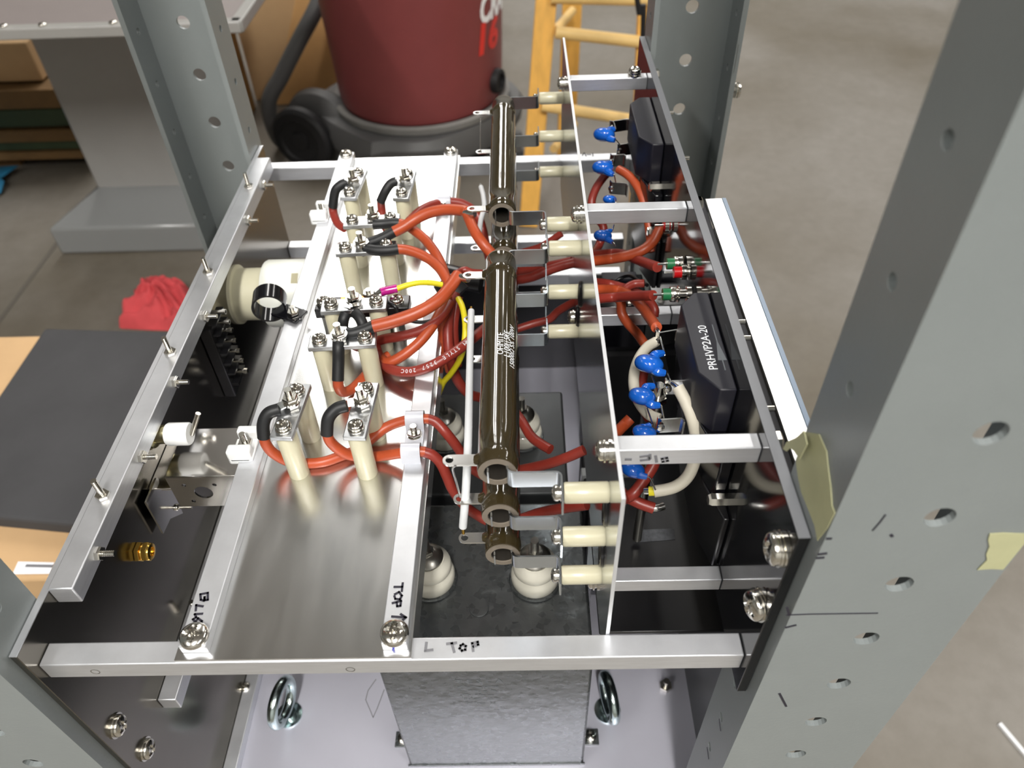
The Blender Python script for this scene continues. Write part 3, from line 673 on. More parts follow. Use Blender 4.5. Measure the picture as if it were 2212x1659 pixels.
disc('second far blue disc above the red loop', 1302, 362, -.290, .0082, (.1,.5,.8), [[(1314,354,-.289),(1321,353,-.289),(1324,353,-.289),(1328,337,-.292)], [(1318,374,-.290),(1324,377,-.290),(1327,379,-.290),(1330,394,-.296)]])
disc('blue disc just below the second tie bar', 1302, 509, -.300, .0064, (.1,.5,.8), [[(1313,501,-.299),(1320,498,-.299),(1323,497,-.299),(1326,486,-.300)], [(1316,519,-.300),(1322,523,-.300),(1325,524,-.300),(1330,532,-.302)]])
disc('sliver of blue disc behind the second tie bar', 1317, 431, -.294, .0050, (.1,.5,.8), [[(1322,428,-.293),(1326,427,-.293),(1328,430,-.275),(1330,437,-.2548)]])
# round hex nut post by the discs, indicator lamps
t = thing('hex_stud', 'steel stud with nut between the large blue discs', 'stud')
o = Z(1420, 866, -.300); bm = BM(); hexnut(bm, o, Z1, .0052, .004); cyl(bm, o+Z1*.003, o+Z1*.012, .0028, 16); link('nut', bm, 'screw_steel', t)
bm = BM(); cyl(bm, o-Z1*.13, o, .003, 14); link('rod', bm, 'dark_steel', t)
def pilot(label, u, v, z, col, ring=True):
    t = thing('terminal_jack', label, 'jack', 'coloured jacks on the black panel')
    o = Z(u, v, z); L = .0985-o.x
    bm = BM(); cyl(bm, o, o+X1*.0045, .0036, 18); link('insulator', bm, col, t)
    bm = BM(); lathe(bm, o+X1*.0045, X1, [(0,0),(.0045,0),(.0048,.0006),(.0048,.003),(.0036,.0036),(.0036,.0042),(.005,.0044),(.005,.005),(.003,.0052),(.003,L-.0075),(.0048,L-.0072),(.0048,L-.0045),(0,L-.0045)], 20); link('threaded_barrel', bm, 'screw_steel', t)
    bm = BM(); cyl(bm, o-X1*.0055, o, .0008, 10); link('pin', bm, 'tinned', t)
pilot('upper red jack right under the second tie bar', 1432, 487, -.292, 'led_red')
pilot('lower red jack between the two green jacks', 1455, 588, -.283, 'led_red')
pilot('upper green jack beside the lower red jack', 1440, 570, -.287, 'led_green')
pilot('lower green jack at the end of a straight red wire', 1431, 636, -.285, 'led_green')
# ================================================================== cables
GW = 'red and orange silicone cables'
def cable(label, cat, segs, group=GW, name='cable'):
    "segs: (part name, material, radius, [(u, v, z) ...])"
    t = thing(name, label, cat, group)
    for pn, m, r, pts in segs:
        q = catmull([Z(*p) if not isinstance(p, Vector) else p for p in pts], 8)
        bm = BM(); sweep(bm, q, r, 14); link(pn, bm, m, t)
    return t
def lug(t, s, u, v, z):
    "ring lug from a stud seat s towards a cable end"
    e = Z(u, v, z); d = (e-s); d.z = 0; L = d.length; d.normalize(); n = Z1.cross(d)
    bm = BM(); lathe(bm, s+Z1*.0028, Z1, [(.0024,0),(.0052,0),(.0052,.001),(.0024,.001)], 22, closed=True)
    obox(bm, s+d*(.0035+L*.25)+Z1*.0033, d, n, Z1, L*.5, .0056, .001); link('ring_lug', bm, 'tinned', t)
    return t
zs = -.3075   # height of the lug seats
t = cable('red cable from front left stand up to the upper clip loop', 'cable', [
    ('sleeve', 'heat_shrink', .0036, [(604,884,-.306),(580,893,-.307),(569,915,-.312),(570,945,-.3205)]),
    ('jacket', 'wire_orange', .0031, [(570,940,-.3195),(574,958,-.325),(590,978,-.333),(622,996,-.341),(660,1001,-.3428),(698,998,-.3428),(734,986,-.3428),(770,972,-.3428),(800,950,-.341),(828,927,-.338),(853,915,-.336),(878,908,-.3345),(900,905,-.334),(926,905,-.3345)]),
    ('jacket', 'wire_red', .0031, [(922,904,-.3345),(942,912,-.336),(962,933,-.340),(982,958,-.348),(1000,984,-.358),(1020,1012,-.366),(1060,1030,-.372),(1120,1016,-.365),(1180,1003,-.352),(1225,988,-.343),(1262,972,-.337)])]); lug(t, S['N1'], 604, 884, -.306)
t = cable('red cable from front right stand to the lower clip loop', 'cable', [
    ('sleeve', 'heat_shrink', .0036, [(749,876,-.306),(726,884,-.307),(709,905,-.311),(706,938,-.320)]),
    ('jacket', 'wire_orange', .0031, [(706,933,-.319),(712,951,-.325),(728,968,-.332),(752,982,-.338),(785,988,-.3415),(815,986,-.3415),(845,982,-.339),(872,978,-.3355),(895,975,-.3345),(919,976,-.335)]),
    ('jacket', 'wire_red', .0031, [(915,976,-.335),(934,983,-.337),(952,1001,-.342),(965,1028,-.350),(978,1058,-.360),(1000,1088,-.372),(1030,1112,-.384),(1070,1130,-.388),(1120,1122,-.384),(1165,1108,-.374),(1215,1098,-.360),(1268,1090,-.350)])]); lug(t, S['N2'], 749, 876, -.306)
t = cable('cable with upright black sleeve in front of middle stand', 'cable', [
    ('sleeve', 'heat_shrink', .0037, [(731,736,-.3075),(731,752,-.309),(731,780,-.316),(730,822,-.326)]),
    ('jacket', 'wire_orange', .0033, [(730,817,-.325),(731,834,-.331),(739,846,-.338),(756,843,-.3415),(776,826,-.3415),(800,800,-.342),(815,782,-.342),(840,768,-.342)])]); lug(t, S['M1'], 731, 741, -.3075)
cable('red cable with white printing sweeping from stands to bundle', 'cable', [
    ('jacket', 'wire_red', .0034, [(812,752,-.338),(822,775,-.338),(840,795,-.3375),(866,803,-.336),(896,802,-.334),(930,791,-.331),(965,772,-.328),(1000,748,-.327),(1030,724,-.328),(1052,706,-.330)])])
cable('orange cable curving below the printed cable junction into bundle', 'cable', [
    ('jacket', 'wire_orange', .0034, [(800,742,-.341),(820,770,-.339),(838,783,-.336),(870,768,-.332),(905,740,-.327),(932,707,-.322),(950,676,-.319),(963,645,-.318)])])
cable('red cable leaving from behind the middle stands to bundle', 'cable', [
    ('jacket', 'wire_red', .0033, [(800,742,-.335),(832,732,-.331),(868,726,-.327),(905,716,-.324),(934,701,-.321),(955,682,-.320),(972,655,-.320)])])
t = cable('thick orange cable from middle stand to the soldered junction', 'cable', [
    ('sleeve', 'heat_shrink', .0038, [(742,716,-.3065),(758,721,-.3065),(782,715,-.306),(811,703,-.305)]),
    ('jacket', 'wire_orange', .0041, [(806,705,-.305),(853,693,-.303),(905,674,-.300),(945,650,-.297),(970,623,-.295),(990,594,-.293)]),
    ('bare_end', 'tinned', .0026, [(988,597,-.293),(1000,600,-.292),(1012,602,-.291)])]); lug(t, S['M1']+Z1*.001, 742, 716, -.3065)
t = cable('short black sleeved lead on the left leg of inverted V', 'cable', [
    ('sleeve', 'heat_shrink', .0035, [(747,678,-.3075),(742,692,-.310),(741,708,-.316),(744,720,-.322)]),
    ('jacket', 'wire_red', .0031, [(744,718,-.321),(752,734,-.328),(768,748,-.333),(792,752,-.337),(812,748,-.339)])]); lug(t, S['M2'], 747, 678, -.3075)
t = cable('short black sleeved lead on the right leg of inverted V', 'cable', [
    ('sleeve', 'heat_shrink', .0035, [(768,676,-.3065),(778,688,-.3075),(784,704,-.311),(786,722,-.318)]),
    ('jacket', 'wire_red', .0031, [(786,719,-.317),(790,738,-.325),(800,750,-.332),(816,752,-.336)])]); lug(t, S['M2']+Z1*.001, 768, 676, -.3065)
t = cable('orange cable from crosswise far stand upper sleeve into bundle', 'cable', [
    ('sleeve', 'heat_shrink', .0037, [(806,485,-.3065),(825,484,-.3065),(846,482,-.307),(862,482,-.3075)]),
    ('jacket', 'wire_orange', .0035, [(857,482,-.3075),(876,486,-.308),(896,499,-.309),(916,515,-.311),(934,537,-.313),(948,560,-.315),(960,590,-.317),(966,616,-.318)])]); lug(t, S['U1'], 806, 485, -.3065)
t = cable('orange cable arching from far crosswise stand to resistor lug', 'cable', [
    ('sleeve', 'heat_shrink', .0038, [(790,527,-.3065),(812,520,-.306),(836,509,-.3045),(855,499,-.303)]),
    ('jacket', 'wire_orange', .0040, [(851,501,-.303),(874,489,-.3005),(900,472,-.297),(930,459,-.2935),(965,453,-.2905),(1000,455,-.288),(1008,459,-.2875)]),
    ('jacket', 'wire_orange', .0037, [(1006,456,-.2875),(1013,472,-.289),(1025,499,-.292),(1043,526,-.296),(1062,548,-.302),(1082,570,-.310)]),
    ('bare_end', 'tinned', .0026, [(1005,460,-.2872),(1014,461,-.286),(1026,461,-.285)])]); lug(t, S['U2'], 790, 527, -.3065)
t = cable('orange cable from lower sleeve of far crosswise stand into bundle', 'cable', [
    ('sleeve', 'heat_shrink', .0038, [(790,537,-.3075),(812,541,-.3075),(838,541,-.3075),(860,538,-.3075)]),
    ('jacket', 'wire_orange', .0036, [(855,538,-.3075),(878,540,-.308),(904,548,-.309),(930,562,-.311),(950,580,-.313),(963,600,-.315),(972,622,-.317)])]); lug(t, S['U2']+Z1*.001, 790, 537, -.3075)
t = cable('short cable looping down from the farthest left stand', 'cable', [
    ('sleeve', 'heat_shrink', .0037, [(750,394,-.3075),(736,400,-.3085),(724,414,-.313),(719,447,-.326)]),
    ('jacket', 'wire_red', .0034, [(719,443,-.325),(720,458,-.330),(725,474,-.333),(733,486,-.335),(745,494,-.3355)])]); lug(t, S['F1'], 750, 394, -.3075)
t = cable('short cable hanging from the farthest right stand', 'cable', [
    ('sleeve', 'heat_shrink', .0037, [(858,391,-.3075),(844,397,-.309),(832,414,-.314),(822,436,-.322)]),
    ('jacket', 'wire_red', .0034, [(823,432,-.321),(824,448,-.328),(826,466,-.334),(830,486,-.340),(838,500,-.3425)])]); lug(t, S['F2'], 858, 391, -.3075)
cable('dark red cable through the clip on the TOP bar by rear resistors', 'cable', [
    ('jacket', 'wire_red', .0036, [(884,478,-.325),(905,458,-.328),(925,446,-.331),(945,439,-.3335),(962,436,-.334),(980,436,-.334),(1000,440,-.335),(1020,452,-.338),(1034,470,-.343),(1044,500,-.352),(1052,540,-.36),(1066,575,-.366),(1100,588,-.366),(1140,582,-.360),(1190,574,-.352),(1236,564,-.345)])])
cable('red cable dropping from the bundle nearest the white lead', 'cable', [
    ('jacket', 'wire_red', .0036, [(984,634,-.325),(974,664,-.33),(968,700,-.336),(968,740,-.344),(974,780,-.355),(988,820,-.37),(1010,848,-.385),(1035,858,-.395),(1080,862,-.40)])])
cable('orange cable dropping from bundle on its left side', 'cable', [
    ('jacket', 'wire_orange', .0035, [(966,640,-.321),(962,668,-.327),(956,700,-.336),(958,735,-.347),(964,770,-.36),(972,800,-.372)])])
cable('red cable dropping from bundle towards the second can', 'cable', [
    ('jacket', 'wire_red', .0034, [(990,640,-.326),(984,670,-.333),(980,705,-.342),(982,745,-.354),(988,790,-.37)])])
cable('red cable passing under lettered resistor to black dark block', 'cable', [
    ('jacket', 'wire_red', .0034, [(1086,860,-.39),(1108,885,-.388),(1126,908,-.386),(1147,942,-.384),(1170,960,-.383),(1189,971,-.382)])])
cable('red cable rising right of lettered resistor to upper grommet', 'cable', [
    ('jacket', 'wire_red', .0030, [(1105,715,-.375),(1150,700,-.372),(1186,690,-.368),(1206,672,-.36),(1236,655,-.350),(1252,650,-.346)])])
cable('red cable between rear resistors and second standoff', 'cable', [
    ('jacket', 'wire_red', .0027, [(1108,550,-.345),(1135,543,-.342),(1165,534,-.338),(1190,520,-.333),(1213,504,-.327)])])
cable('red twin cable entering the plate below third standoff', 'cable', [
    ('jacket', 'wire_red', .0036, [(1100,606,-.350),(1122,604,-.347),(1150,598,-.343),(1180,586,-.338),(1215,574,-.333),(1247,566,-.329)])])
t = cable('thin dark red pair end by the bundle clamp', 'cable', [('jacket', 'wire_red', .0026, [(970,604,-.3245),(992,588,-.330),(1005,583,-.330),(1018,588,-.331),(1042,590,-.333)])])
# right of the plate
cable('bright orange cable sweeping up to the upper red jack', 'cable', [('jacket', 'wire_orange', .0036, [P(1258,566,'x',.0392),(1312,560,-.315),(1349,554,-.311),(1387,541,-.306),(1410,522,-.302),(1422,500,-.297),(1428,488,-.294)])])
cable('orange cable beneath it ending at the upper green jack', 'cable', [('jacket', 'wire_red', .0034, [P(1256,556,'x',.0392),(1312,548,-.322),(1345,549,-.318),(1374,560,-.312),(1400,570,-.304),(1420,577,-.296)])])
cable('red cable arching from far rectifier down behind second tie bar', 'cable', [('jacket', 'wire_orange', .0033, [(1336,366,-.296),(1356,378,-.296),(1374,398,-.298),(1387,425,-.303),(1397,460,-.311),(1403,500,-.321),(1408,545,-.332)])])
cable('dark red cable beside the far blue disc going under tie bar', 'cable', [('jacket', 'wire_red', .0032, [(1314,372,-.304),(1300,388,-.308),(1286,410,-.313),(1278,440,-.320),(1290,470,-.330),(1304,496,-.338),(1288,540,-.348),P(1258,560,'x',.0392)])])
cable('straight red cable to the lower green jack', 'cable', [('jacket', 'wire_red', .0032, [P(1268,648,'x',.0392),(1320,643,-.312),(1360,640,-.304),(1411,638,-.290)])])
cable('red cable bending down to the nearest solder tag', 'cable', [('jacket', 'wire_orange', .0033, [P(1264,626,'x',.0392),(1330,626,-.321),(1360,638,-.316),(1384,660,-.309),(1402,684,-.301),(1418,707,-.292)]), ('bare_end', 'tinned', .0012, [(1417,704,-.292),(1421,715,-.288)])])
cable('orange cable diving beneath the middle tie bar', 'cable', [('jacket', 'wire_orange', .0033, [P(1262,636,'x',.0392),(1300,626,-.332),(1338,648,-.331),(1343,676,-.335),(1356,698,-.341),(1376,720,-.348),(1392,742,-.354)])])
cable('red cable behind it with bright bent end', 'cable', [('jacket', 'wire_red', .0030, [P(1258,608,'x',.0392),(1310,612,-.330),(1350,622,-.330),(1374,630,-.328),(1402,650,-.326),(1414,668,-.328),(1413,684,-.332)])])
cable('short reddish stub crossing between relay and jacks', 'cable', [('jacket', 'wire_red', .0028, [(1344,632,-.322),(1356,620,-.320),(1372,613,-.319),(1392,612,-.318)])])
cable('red cable crossing under front tie bar from the right', 'cable', [('jacket', 'wire_red', .0033, [(1418,968,-.330),(1413,1000,-.334),(1397,1028,-.338),(1370,1064,-.343),(1346,1078,-.345),P(1310,1092,'x',.0392)])])
cable('red cable with ring lug below the front tie bar', 'cable', [('jacket', 'wire_red', .0033, [P(1300,1020,'x',.0392),(1345,1066,-.347),(1377,1085,-.350),(1412,1098,-.352)]), ('ring_lug', 'tinned', .0022, [(1411,1097,-.352),(1420,1097,-.352),(1434,1093,-.352)])])
cable('orange stub rising right of the plate above front tie bar', 'cable', [('jacket', 'wire_orange', .0032, [P(1300,965,'x',.0392),(1342,924,-.322),(1362,904,-.319)])])
cable('red cable half hidden behind the two large blue discs', 'cable', [('jacket', 'wire_red', .0033, [(1388,806,-.302),(1384,832,-.305),(1386,870,-.310),(1404,905,-.318)])])
GC = 'cream insulated leads by the rectifier'
cable('cream lead looping left around the large blue disc', 'cable', [('jacket', 'wire_cream', .0030, [(1417,738,-.292),(1398,750,-.292),(1380,775,-.293),(1370,806,-.295),(1370,838,-.297),(1380,868,-.300),(1400,894,-.302),(1424,905,-.302)])], GC)
cable('cream lead with cut end sweeping down past front tie bar', 'cable', [('jacket', 'wire_cream', .0032, [(1464,836,-.280),(1480,866,-.284),(1494,900,-.290),(1503,940,-.299),(1503,980,-.309),(1494,1014,-.316),(1478,1038,-.321),(1452,1054,-.325),(1412,1062,-.327)]),
    ('bare_end', 'tinned', .0011, [(1466,838,-.280),(1452,828,-.283)]), ('yellow_band', 'wire_yellow', .0026, [(1416,1061,-.3268),(1402,1061,-.3275)]), ('solder_end', 'tinned', .0018, [(1404,1061,-.327),(1392,1061,-.328)])], GC)
# white sleeved leads along the resistor lugs
GL = 'white sleeved leads beside the resistors'
def zl(k): return -.2745
cable('long white sleeved lead along the front resistors', 'lead', [('jacket', 'wire_white', .0021, [(1018,672,-.302),(1016,740,-.300),(1014,830,-.297),(1012,930,-.291),(1008,1030,-.298),(1004,1090,-.312),(1000,1138,-.328)]), ('bare_end', 'brass', .0009, [(1018,664,-.303),(1018,674,-.302)]), ('bare_end', 'brass', .0009, [(1000,1136,-.328),(1001,1152,-.333)])], GL, 'lead')
cable('short bent white lead beside the rear resistors', 'lead', [('jacket', 'wire_white', .0019, [(1039,404,-.308),(1044,422,-.307),(1046,448,-.307),(1039,474,-.310),(1035,505,-.314),(1028,540,-.318)]), ('bare_end', 'tinned', .001, [(1038,398,-.309),(1040,406,-.308)])], GL, 'lead')
cable('thin bare wire joining the two nearest resistor lugs', 'wire', [('core', 'tinned', .0005, [(984,1006,-.2735),(978,1014,-.278),(986,1044,-.293),(994,1074,-.3075)])], None, 'jumper_wire')
cable('thin bare wire between far lugs of the rear resistors', 'wire', [('core', 'tinned', .0004, [(1038,256,-.283),(1038,290,-.298),(1038,326,-.312)])], None, 'jumper_wire')
# yellow and black thin wires
t = cable('yellow wire with magenta crimp on black terminal block', 'wire', [
    ('jacket', 'wire_yellow', .0019, [(854,625,-.308),(880,616,-.307),(905,611,-.307),(930,611,-.309),(955,615,-.312)]),
    ('crimp', 'crimp_magenta', .0029, [(822,631,-.3085),(834,628,-.3085),(858,623,-.308)])], 'thin yellow wires', 'hookup_wire')
bm = BM(); lathe(bm, YL+Z1*.0005, Z1, [(.0022,0),(.0046,0),(.0046,.001),(.0022,.001)], 20, closed=True); e = Z(824, 631, -.309); d = e-YL; obox(bm, YL+d*.6+Z1*.0018, d.normalized(), Z1.cross(d).normalized(), Z1, d.length*.8, .004, .0012); link('ring_lug', bm, 'tinned', t)
cable('yellow wire arching down from bundle beside the white lead', 'wire', [('jacket', 'wire_yellow', .0020, [(990,645,-.318),(999,664,-.318),(1005,700,-.322),(1003,740,-.330),(994,775,-.341),(975,806,-.355),(958,826,-.366),(948,850,-.378)])], 'thin yellow wires', 'hookup_wire')
cable('thin black wire sagging from terminal block to bundle', 'wire', [('jacket', 'black_plastic', .0013, [(812,644,-.3125),(836,652,-.3115),(853,662,-.312),(864,680,-.318),(884,692,-.323),(912,696,-.325),(938,690,-.325),(962,672,-.324)])], 'thin black wires', 'hookup_wire')
cable('thin black wire crossing over relay to the jacks', 'wire', [('jacket', 'black_plastic', .0013, [(1292,628,-.345),(1330,606,-.345),(1358,596,-.340),(1380,606,-.332),(1398,616,-.325)])], 'thin black wires', 'hookup_wire')
# wrapped bundle
cable('black tape wrap holding the cable bundle at bar edge', 'tape wrap', [('wrap', 'heat_shrink', .0098, [(962,604,-.322),(975,624,-.327),(990,640,-.331)])], None, 'tape_wrap')
t = cable('fat black sleeve behind the wrapped bundle', 'sleeve', [('tube', 'black_plastic', .0085, [(960,592,-.352),(1000,602,-.352),(1040,610,-.353)])], None, 'cable_sleeve')
# writing along the printed cable
def along(pts, r):
    q = catmull([Z(*p) for p in pts], 12); L = [0]
    for a, b in zip(q, q[1:]): L.append(L[-1]+(b-a).length)
    def at(s):
        for i in range(len(L)-1):
            if L[i+1] >= s: break
        f = (s-L[i])/max(1e-9, L[i+1]-L[i]); return q[i].lerp(q[i+1], f), (q[i+1]-q[i]).normalized()
    return at, L[-1]
pc = [o for o in ALL if o.get('label') == 'red cable with white printing sweeping from stands to bundle'][0]
at, Ltot = along([(812,752,-.338),(822,775,-.338),(840,795,-.3375),(866,803,-.336),(896,802,-.334),(930,791,-.331),(965,772,-.328),(1000,748,-.327),(1030,724,-.328),(1052,706,-.330)], .0034)
s0 = Ltot*.80; bm = BM()
for ch in 'AWM  STYLE  3257  200C':
    if ch != ' ':
        p, d = at(s0); up = Z1*.82 - Y1*.57; side = up.cross(d).normalized(); up = d.cross(side).normalized()
        text_bm(bm, ch, .0036, (lambda x, y, dd, p=p, d=d, side=side, up=up: p + up*(.00345-abs(y)*abs(y)*90+dd) - d*x - side*y), depth=.0001)
    s0 -= .0026 if ch != ' ' else .0016
    if s0 < .004: break
link('printed_lettering', bm, 'print_white', pc, smooth=False)
# ================================================================== clips
def pclip(label, u, v, du, zseat, loops, w=.011, m='nylon_clip', r=.0043):
    "flat saddle with loops over cables: loops = [(y offset from centre)]"
    t = thing('cable_clip', label, 'clip', 'cable clips on the flat bars')
    c = Z(u, v, zseat)
    for yy in loops:
        s = 1 if yy > c.y else -1; n = 12; hh = .0104; x0 = c.x-w/2
        pts = [Vector((x0, c.y, zseat+.0007)), Vector((x0, yy-s*(r+.0012), zseat+.0007))]
        pts += [Vector((x0, yy-s*r*math.cos(PI*i/n), zseat+.0040+(hh-.0040)*math.sin(PI*i/n))) for i in range(n+1)] + [Vector((x0, yy+s*r, zseat-.0005))]
        bm = BM(); strip(bm, pts, .0013, (w,0,0)); link('loop', bm, m, t)
    bm = BM(); hexnut(bm, c+Z1*.0012, Z1, .0042, .0028); thread(bm, c+Z1*.0035, c+Z1*.009, .0019); lathe(bm, c+Z1*.0011, Z1, [(0,0),(.0046,0),(.0046,.0007),(0,.0007)], 18); link('nut', bm, 'screw_steel', t)
    return t
pclip('grey double clip on TOP bar holding two red cables', 896, 942, 0, -.3398, [Z(898,905,-.3345).y, Z(894,975,-.3345).y])
pclip('grey clip on TOP bar by the rear resistors', 960, 456, 0, -.3398, [Z(962,436,-.334).y])
t = thing('cable_clip', 'white nylon block clip on BTM bar beside front left stand', 'clip', 'cable clips on the flat bars')
def nylon(t, u, v, z, sx=.0125):
    c = Z(u, v, z)
    bm = BM(); box(bm, c.x-sx*.45, c.x+sx*.55, c.y+.004, c.y+.0095, z, z+.0075); link('upper_lug', bm, 'nylon_white', t, bevel=.0012)
    bm = BM(); box(bm, c.x-sx*.5, c.x+sx*.55, c.y-.0125, c.y+.004, z, z+.0018); link('base', bm, 'nylon_white', t, bevel=.0006)
    bm = BM(); box(bm, c.x-sx*.62, c.x+sx*.50, c.y-.0125, c.y-.0055, z-.003, z+.008); link('lower_lug', bm, 'nylon_white', t, bevel=.0014)
    o = c-Y1*.0005+Z1*.0018
    bm = BM(); hexnut(bm, o, Z1, .0040, .0028); thread(bm, o+Z1*.002, o+Z1*.009, .0018); link('nut', bm, 'screw_steel', t)
nylon(t, 533, 962, -.3398)
t = thing('cable_clip', 'white nylon block clip far along the BTM bar', 'clip', 'cable clips on the flat bars')
nylon(t, 697, 462, -.3398)
# black P clip standing on the BTM bar
t = thing('cable_clip', 'black ring shaped clip standing empty on the BTM bar', 'clip', 'cable clips on the flat bars')
c = Z(636, 684, -.3398); cc = Z(582, 654, -.3345)
bm = BM(); ax = Vector((.16,-1,-.02)).normalized(); R = .0104; w = .0140
ca = cc; lathe(bm, ca-ax*w/2, ax, [(R,0),(R+.0014,0),(R+.0014,w),(R,w)], 40, closed=True); link('ring', bm, 'black_gloss', t)
bm = BM(); d = (c-cc); d.z = 0; d.normalize(); obox(bm, (c+cc)/2 + d*(R*.62)+Z1*-.001, d, Z1.cross(d), Z1, .022, w, .0022); obox(bm, c+Z1*.0012, X1, Y1, Z1, .013, .0115, .0024); link('tab', bm, 'black_gloss', t, bevel=.0005)
bm = BM(); hexnut(bm, c+Z1*.0024, Z1, .0042, .003); thread(bm, c+Z1*.005, c+Z1*.009, .0018); link('nut', bm, 'screw_steel', t)
# ================================================================== things on the left panel
t = thing('motor_cylinder', 'large white plastic cylinder reaching from left panel under BTM bar', 'cylinder')
o = P(575, 628, 'z', -.357); cy, cz = o.y+.033, -.385
bm = BM(); lathe(bm, (-.238, cy, cz), X1, [(0,0),(.0245,0),(.0245,.0025),(.0215,.0030),(.0215,.0250),(.0245,.0260),(.0268,.0275)], 44); lathe(bm, (-.238, cy, cz), X1, [(0,.0001),(.024,.0001)], 44); link('base_collar', bm, 'plastic_cream', t)
bm = BM(); lathe(bm, (-.2110, cy, cz), X1, [(0,0),(.0270,0),(.0278,.0016),(.0278,.0360),(.0268,.0380),(.0225,.0388),(0,.0388)], 48); link('barrel', bm, 'plastic_white', t)
bm = BM(); a = math.radians(62); n = Vector((0, -math.cos(a), math.sin(a))); tt = Vector((0, math.sin(a), math.cos(a)))
obox(bm, Vector((-.1825, cy, cz))+n*.0276, X1, tt, n, .0052, .0085, .0008); link('paper_label', bm, mat('label_tan', (170,164,136), .6), t)
bm = BM(); box(bm, -.1722, -.1690, cy-.021, cy+.024, cz-.024, cz+.02); link('end_bracket', bm, 'galvanised', t, bevel=.0008)
bm = BM()
for dy, dz in ((-.018,-.012),(.018,.012)): cyl(bm, (-.1688, cy+dy, cz+dz), (-.165, cy+dy, cz+dz), .003, 14)
link('bolt', bm, 'screw_steel', t)
# terminal strip, eight screw pairs
t = thing('terminal_strip', 'black barrier strip with a column of screws on left panel', 'terminal strip')
top, bot = P(470, 700, 'x', -.228), P(517, 830, 'x', -.228); yc = (top.y+bot.y)/2
bm = BM(); box(bm, -.238, -.229, yc-.011, yc+.011, bot.z-.004, top.z+.004); link('body', bm, 'black_plastic', t, bevel=.0008)
for k, (u, v) in enumerate(((462,692),(474,706),(482,721),(491,743),(499,766),(507,788),(515,810),(508,832))):
    o = P(u, v, 'x', -.224)
    bm = BM(); cyl(bm, (-.229, yc, o.z), (-.218, yc, o.z), .0014, 10); cyl(bm, (-.2205, yc, o.z), (-.218, yc, o.z), .0020, 10); link('screw', bm, 'screw_steel', t)
    bm = BM(); box(bm, -.229, -.2235, yc-.0105, yc+.0105, o.z-.0050, o.z-.0036); link('barrier', bm, 'black_plastic', t)
for dy in (-.006, .0075):
    o = P(495, 575, 'x', -.2252)
# chrome bracket box
t = thing('bracket_box', 'shiny steel bracket box with round cutout left of BTM bar', 'bracket')
zt = -.3625; A = Z(402, 926, zt); B = Z(525, 926, zt); C2 = Z(375, 1030, zt); y0 = C2.y; y1 = A.y; x0, x1 = A.x-.001, -.1735
bm = BM(); box(bm, x0, x1, y0, y1, zt-.0012, zt); link('top_face', bm, 'polished_alu', t, bevel=.0004)
h = .030; hx = P(440, 1064, 'y', y0); cx = hx.x-x0; cz_ = hx.z-(zt-h)
bm = BM(); plate(bm, (x0, y0, zt-h), X1, Z1, Y1, x1-x0, h-.0012, .0012, [(cx, cz_, .0058), (cx-.010, cz_+.0075, .0014), (cx+.009, cz_+.0075, .0014), (cx-.009, cz_-.0085, .0014)], 20); link('front_face', bm, 'polished_alu', t, smooth=False)
bm = BM(); box(bm, -.2378, x0, y0+.001, y1, zt-.0138, zt-.0126); box(bm, x0-.0012, x0, y0+.001, y1, zt-.03, zt-.0012); link('side_flange', bm, 'polished_alu', t, bevel=.0003)
bm = BM(); q = [P(u, v, 'x', x0-.001) for u, v in ((373,1032),(352,1085),(388,1152),(402,1120),(428,1108),(400,1040))]; q = [Vector((x0-.0125, p.y, p.z)) for p in q]; prism(bm, q, (.0012,0,0)); link('ear_plate', bm, 'polished_alu', t)
for u, v in ((386,1056),(384,1096)):
    o = P(u, v, 'x', x0-.0105); bm = BM(); cyl(bm, (x0-.0125, o.y, o.z), (x0-.001, o.y, o.z), .0010, 10); panhead(bm, (x0-.0113, o.y, o.z), X1, .0024, .002); link('screw', bm, 'screw_steel', t)
# white nylon spacer with bolt
t = thing('nylon_spacer', 'white nylon spacer with bright screw behind the bracket box', 'spacer')
o = P(385, 937, 'y', .330); e = P(412, 934, 'y', .330)
yy = .318; a = P(362, 938, 'y', yy); b = P(410, 934, 'y', yy)
bm = BM(); lathe(bm, (a.x, yy, a.z), X1, [(0,0),(.0066,0),(.0072,.001),(.0072,b.x-a.x-.001),(.0066,b.x-a.x),(0,b.x-a.x)], 26); link('body', bm, 'nylon_white', t)
bm = BM(); lathe(bm, (-.2378, yy, a.z), X1, [(0,0),(.0098,0),(.0098,.0035),(.0085,.0040),(.0085,.0070),(.006,.0075),(.006,a.x+.2378),(0,a.x+.2378)], 26); link('steel_base', bm, mat('pale_brass', (206,198,160), .25, 1.), t)
c0 = P(414, 938, 'y', yy); c1 = P(428, 893, 'y', yy+.003)
bm = BM(); thread(bm, c0, c1, .0016); link('screw', bm, 'screw_steel', t)
# brass fitting
t = thing('brass_fitting', 'hexagonal brass fitting through the left panel', 'fitting')
o = P(298, 1192, 'x', -.238)
bm = BM(); hexnut(bm, o, X1, .0064, .0028); lathe(bm, o+X1*.0028, X1, [(0,0),(.0046,0),(.0050,.0006),(.0046,.0014),(0,.0014)], 22); hexnut(bm, o+X1*.0042, X1, .0062, .0034); lathe(bm, o+X1*.0076, X1, [(.0054,0),(.0050,.0008),(.0030,.0011),(.0028,-.003),(0,-.003)], 22); link('body', bm, 'brass', t)
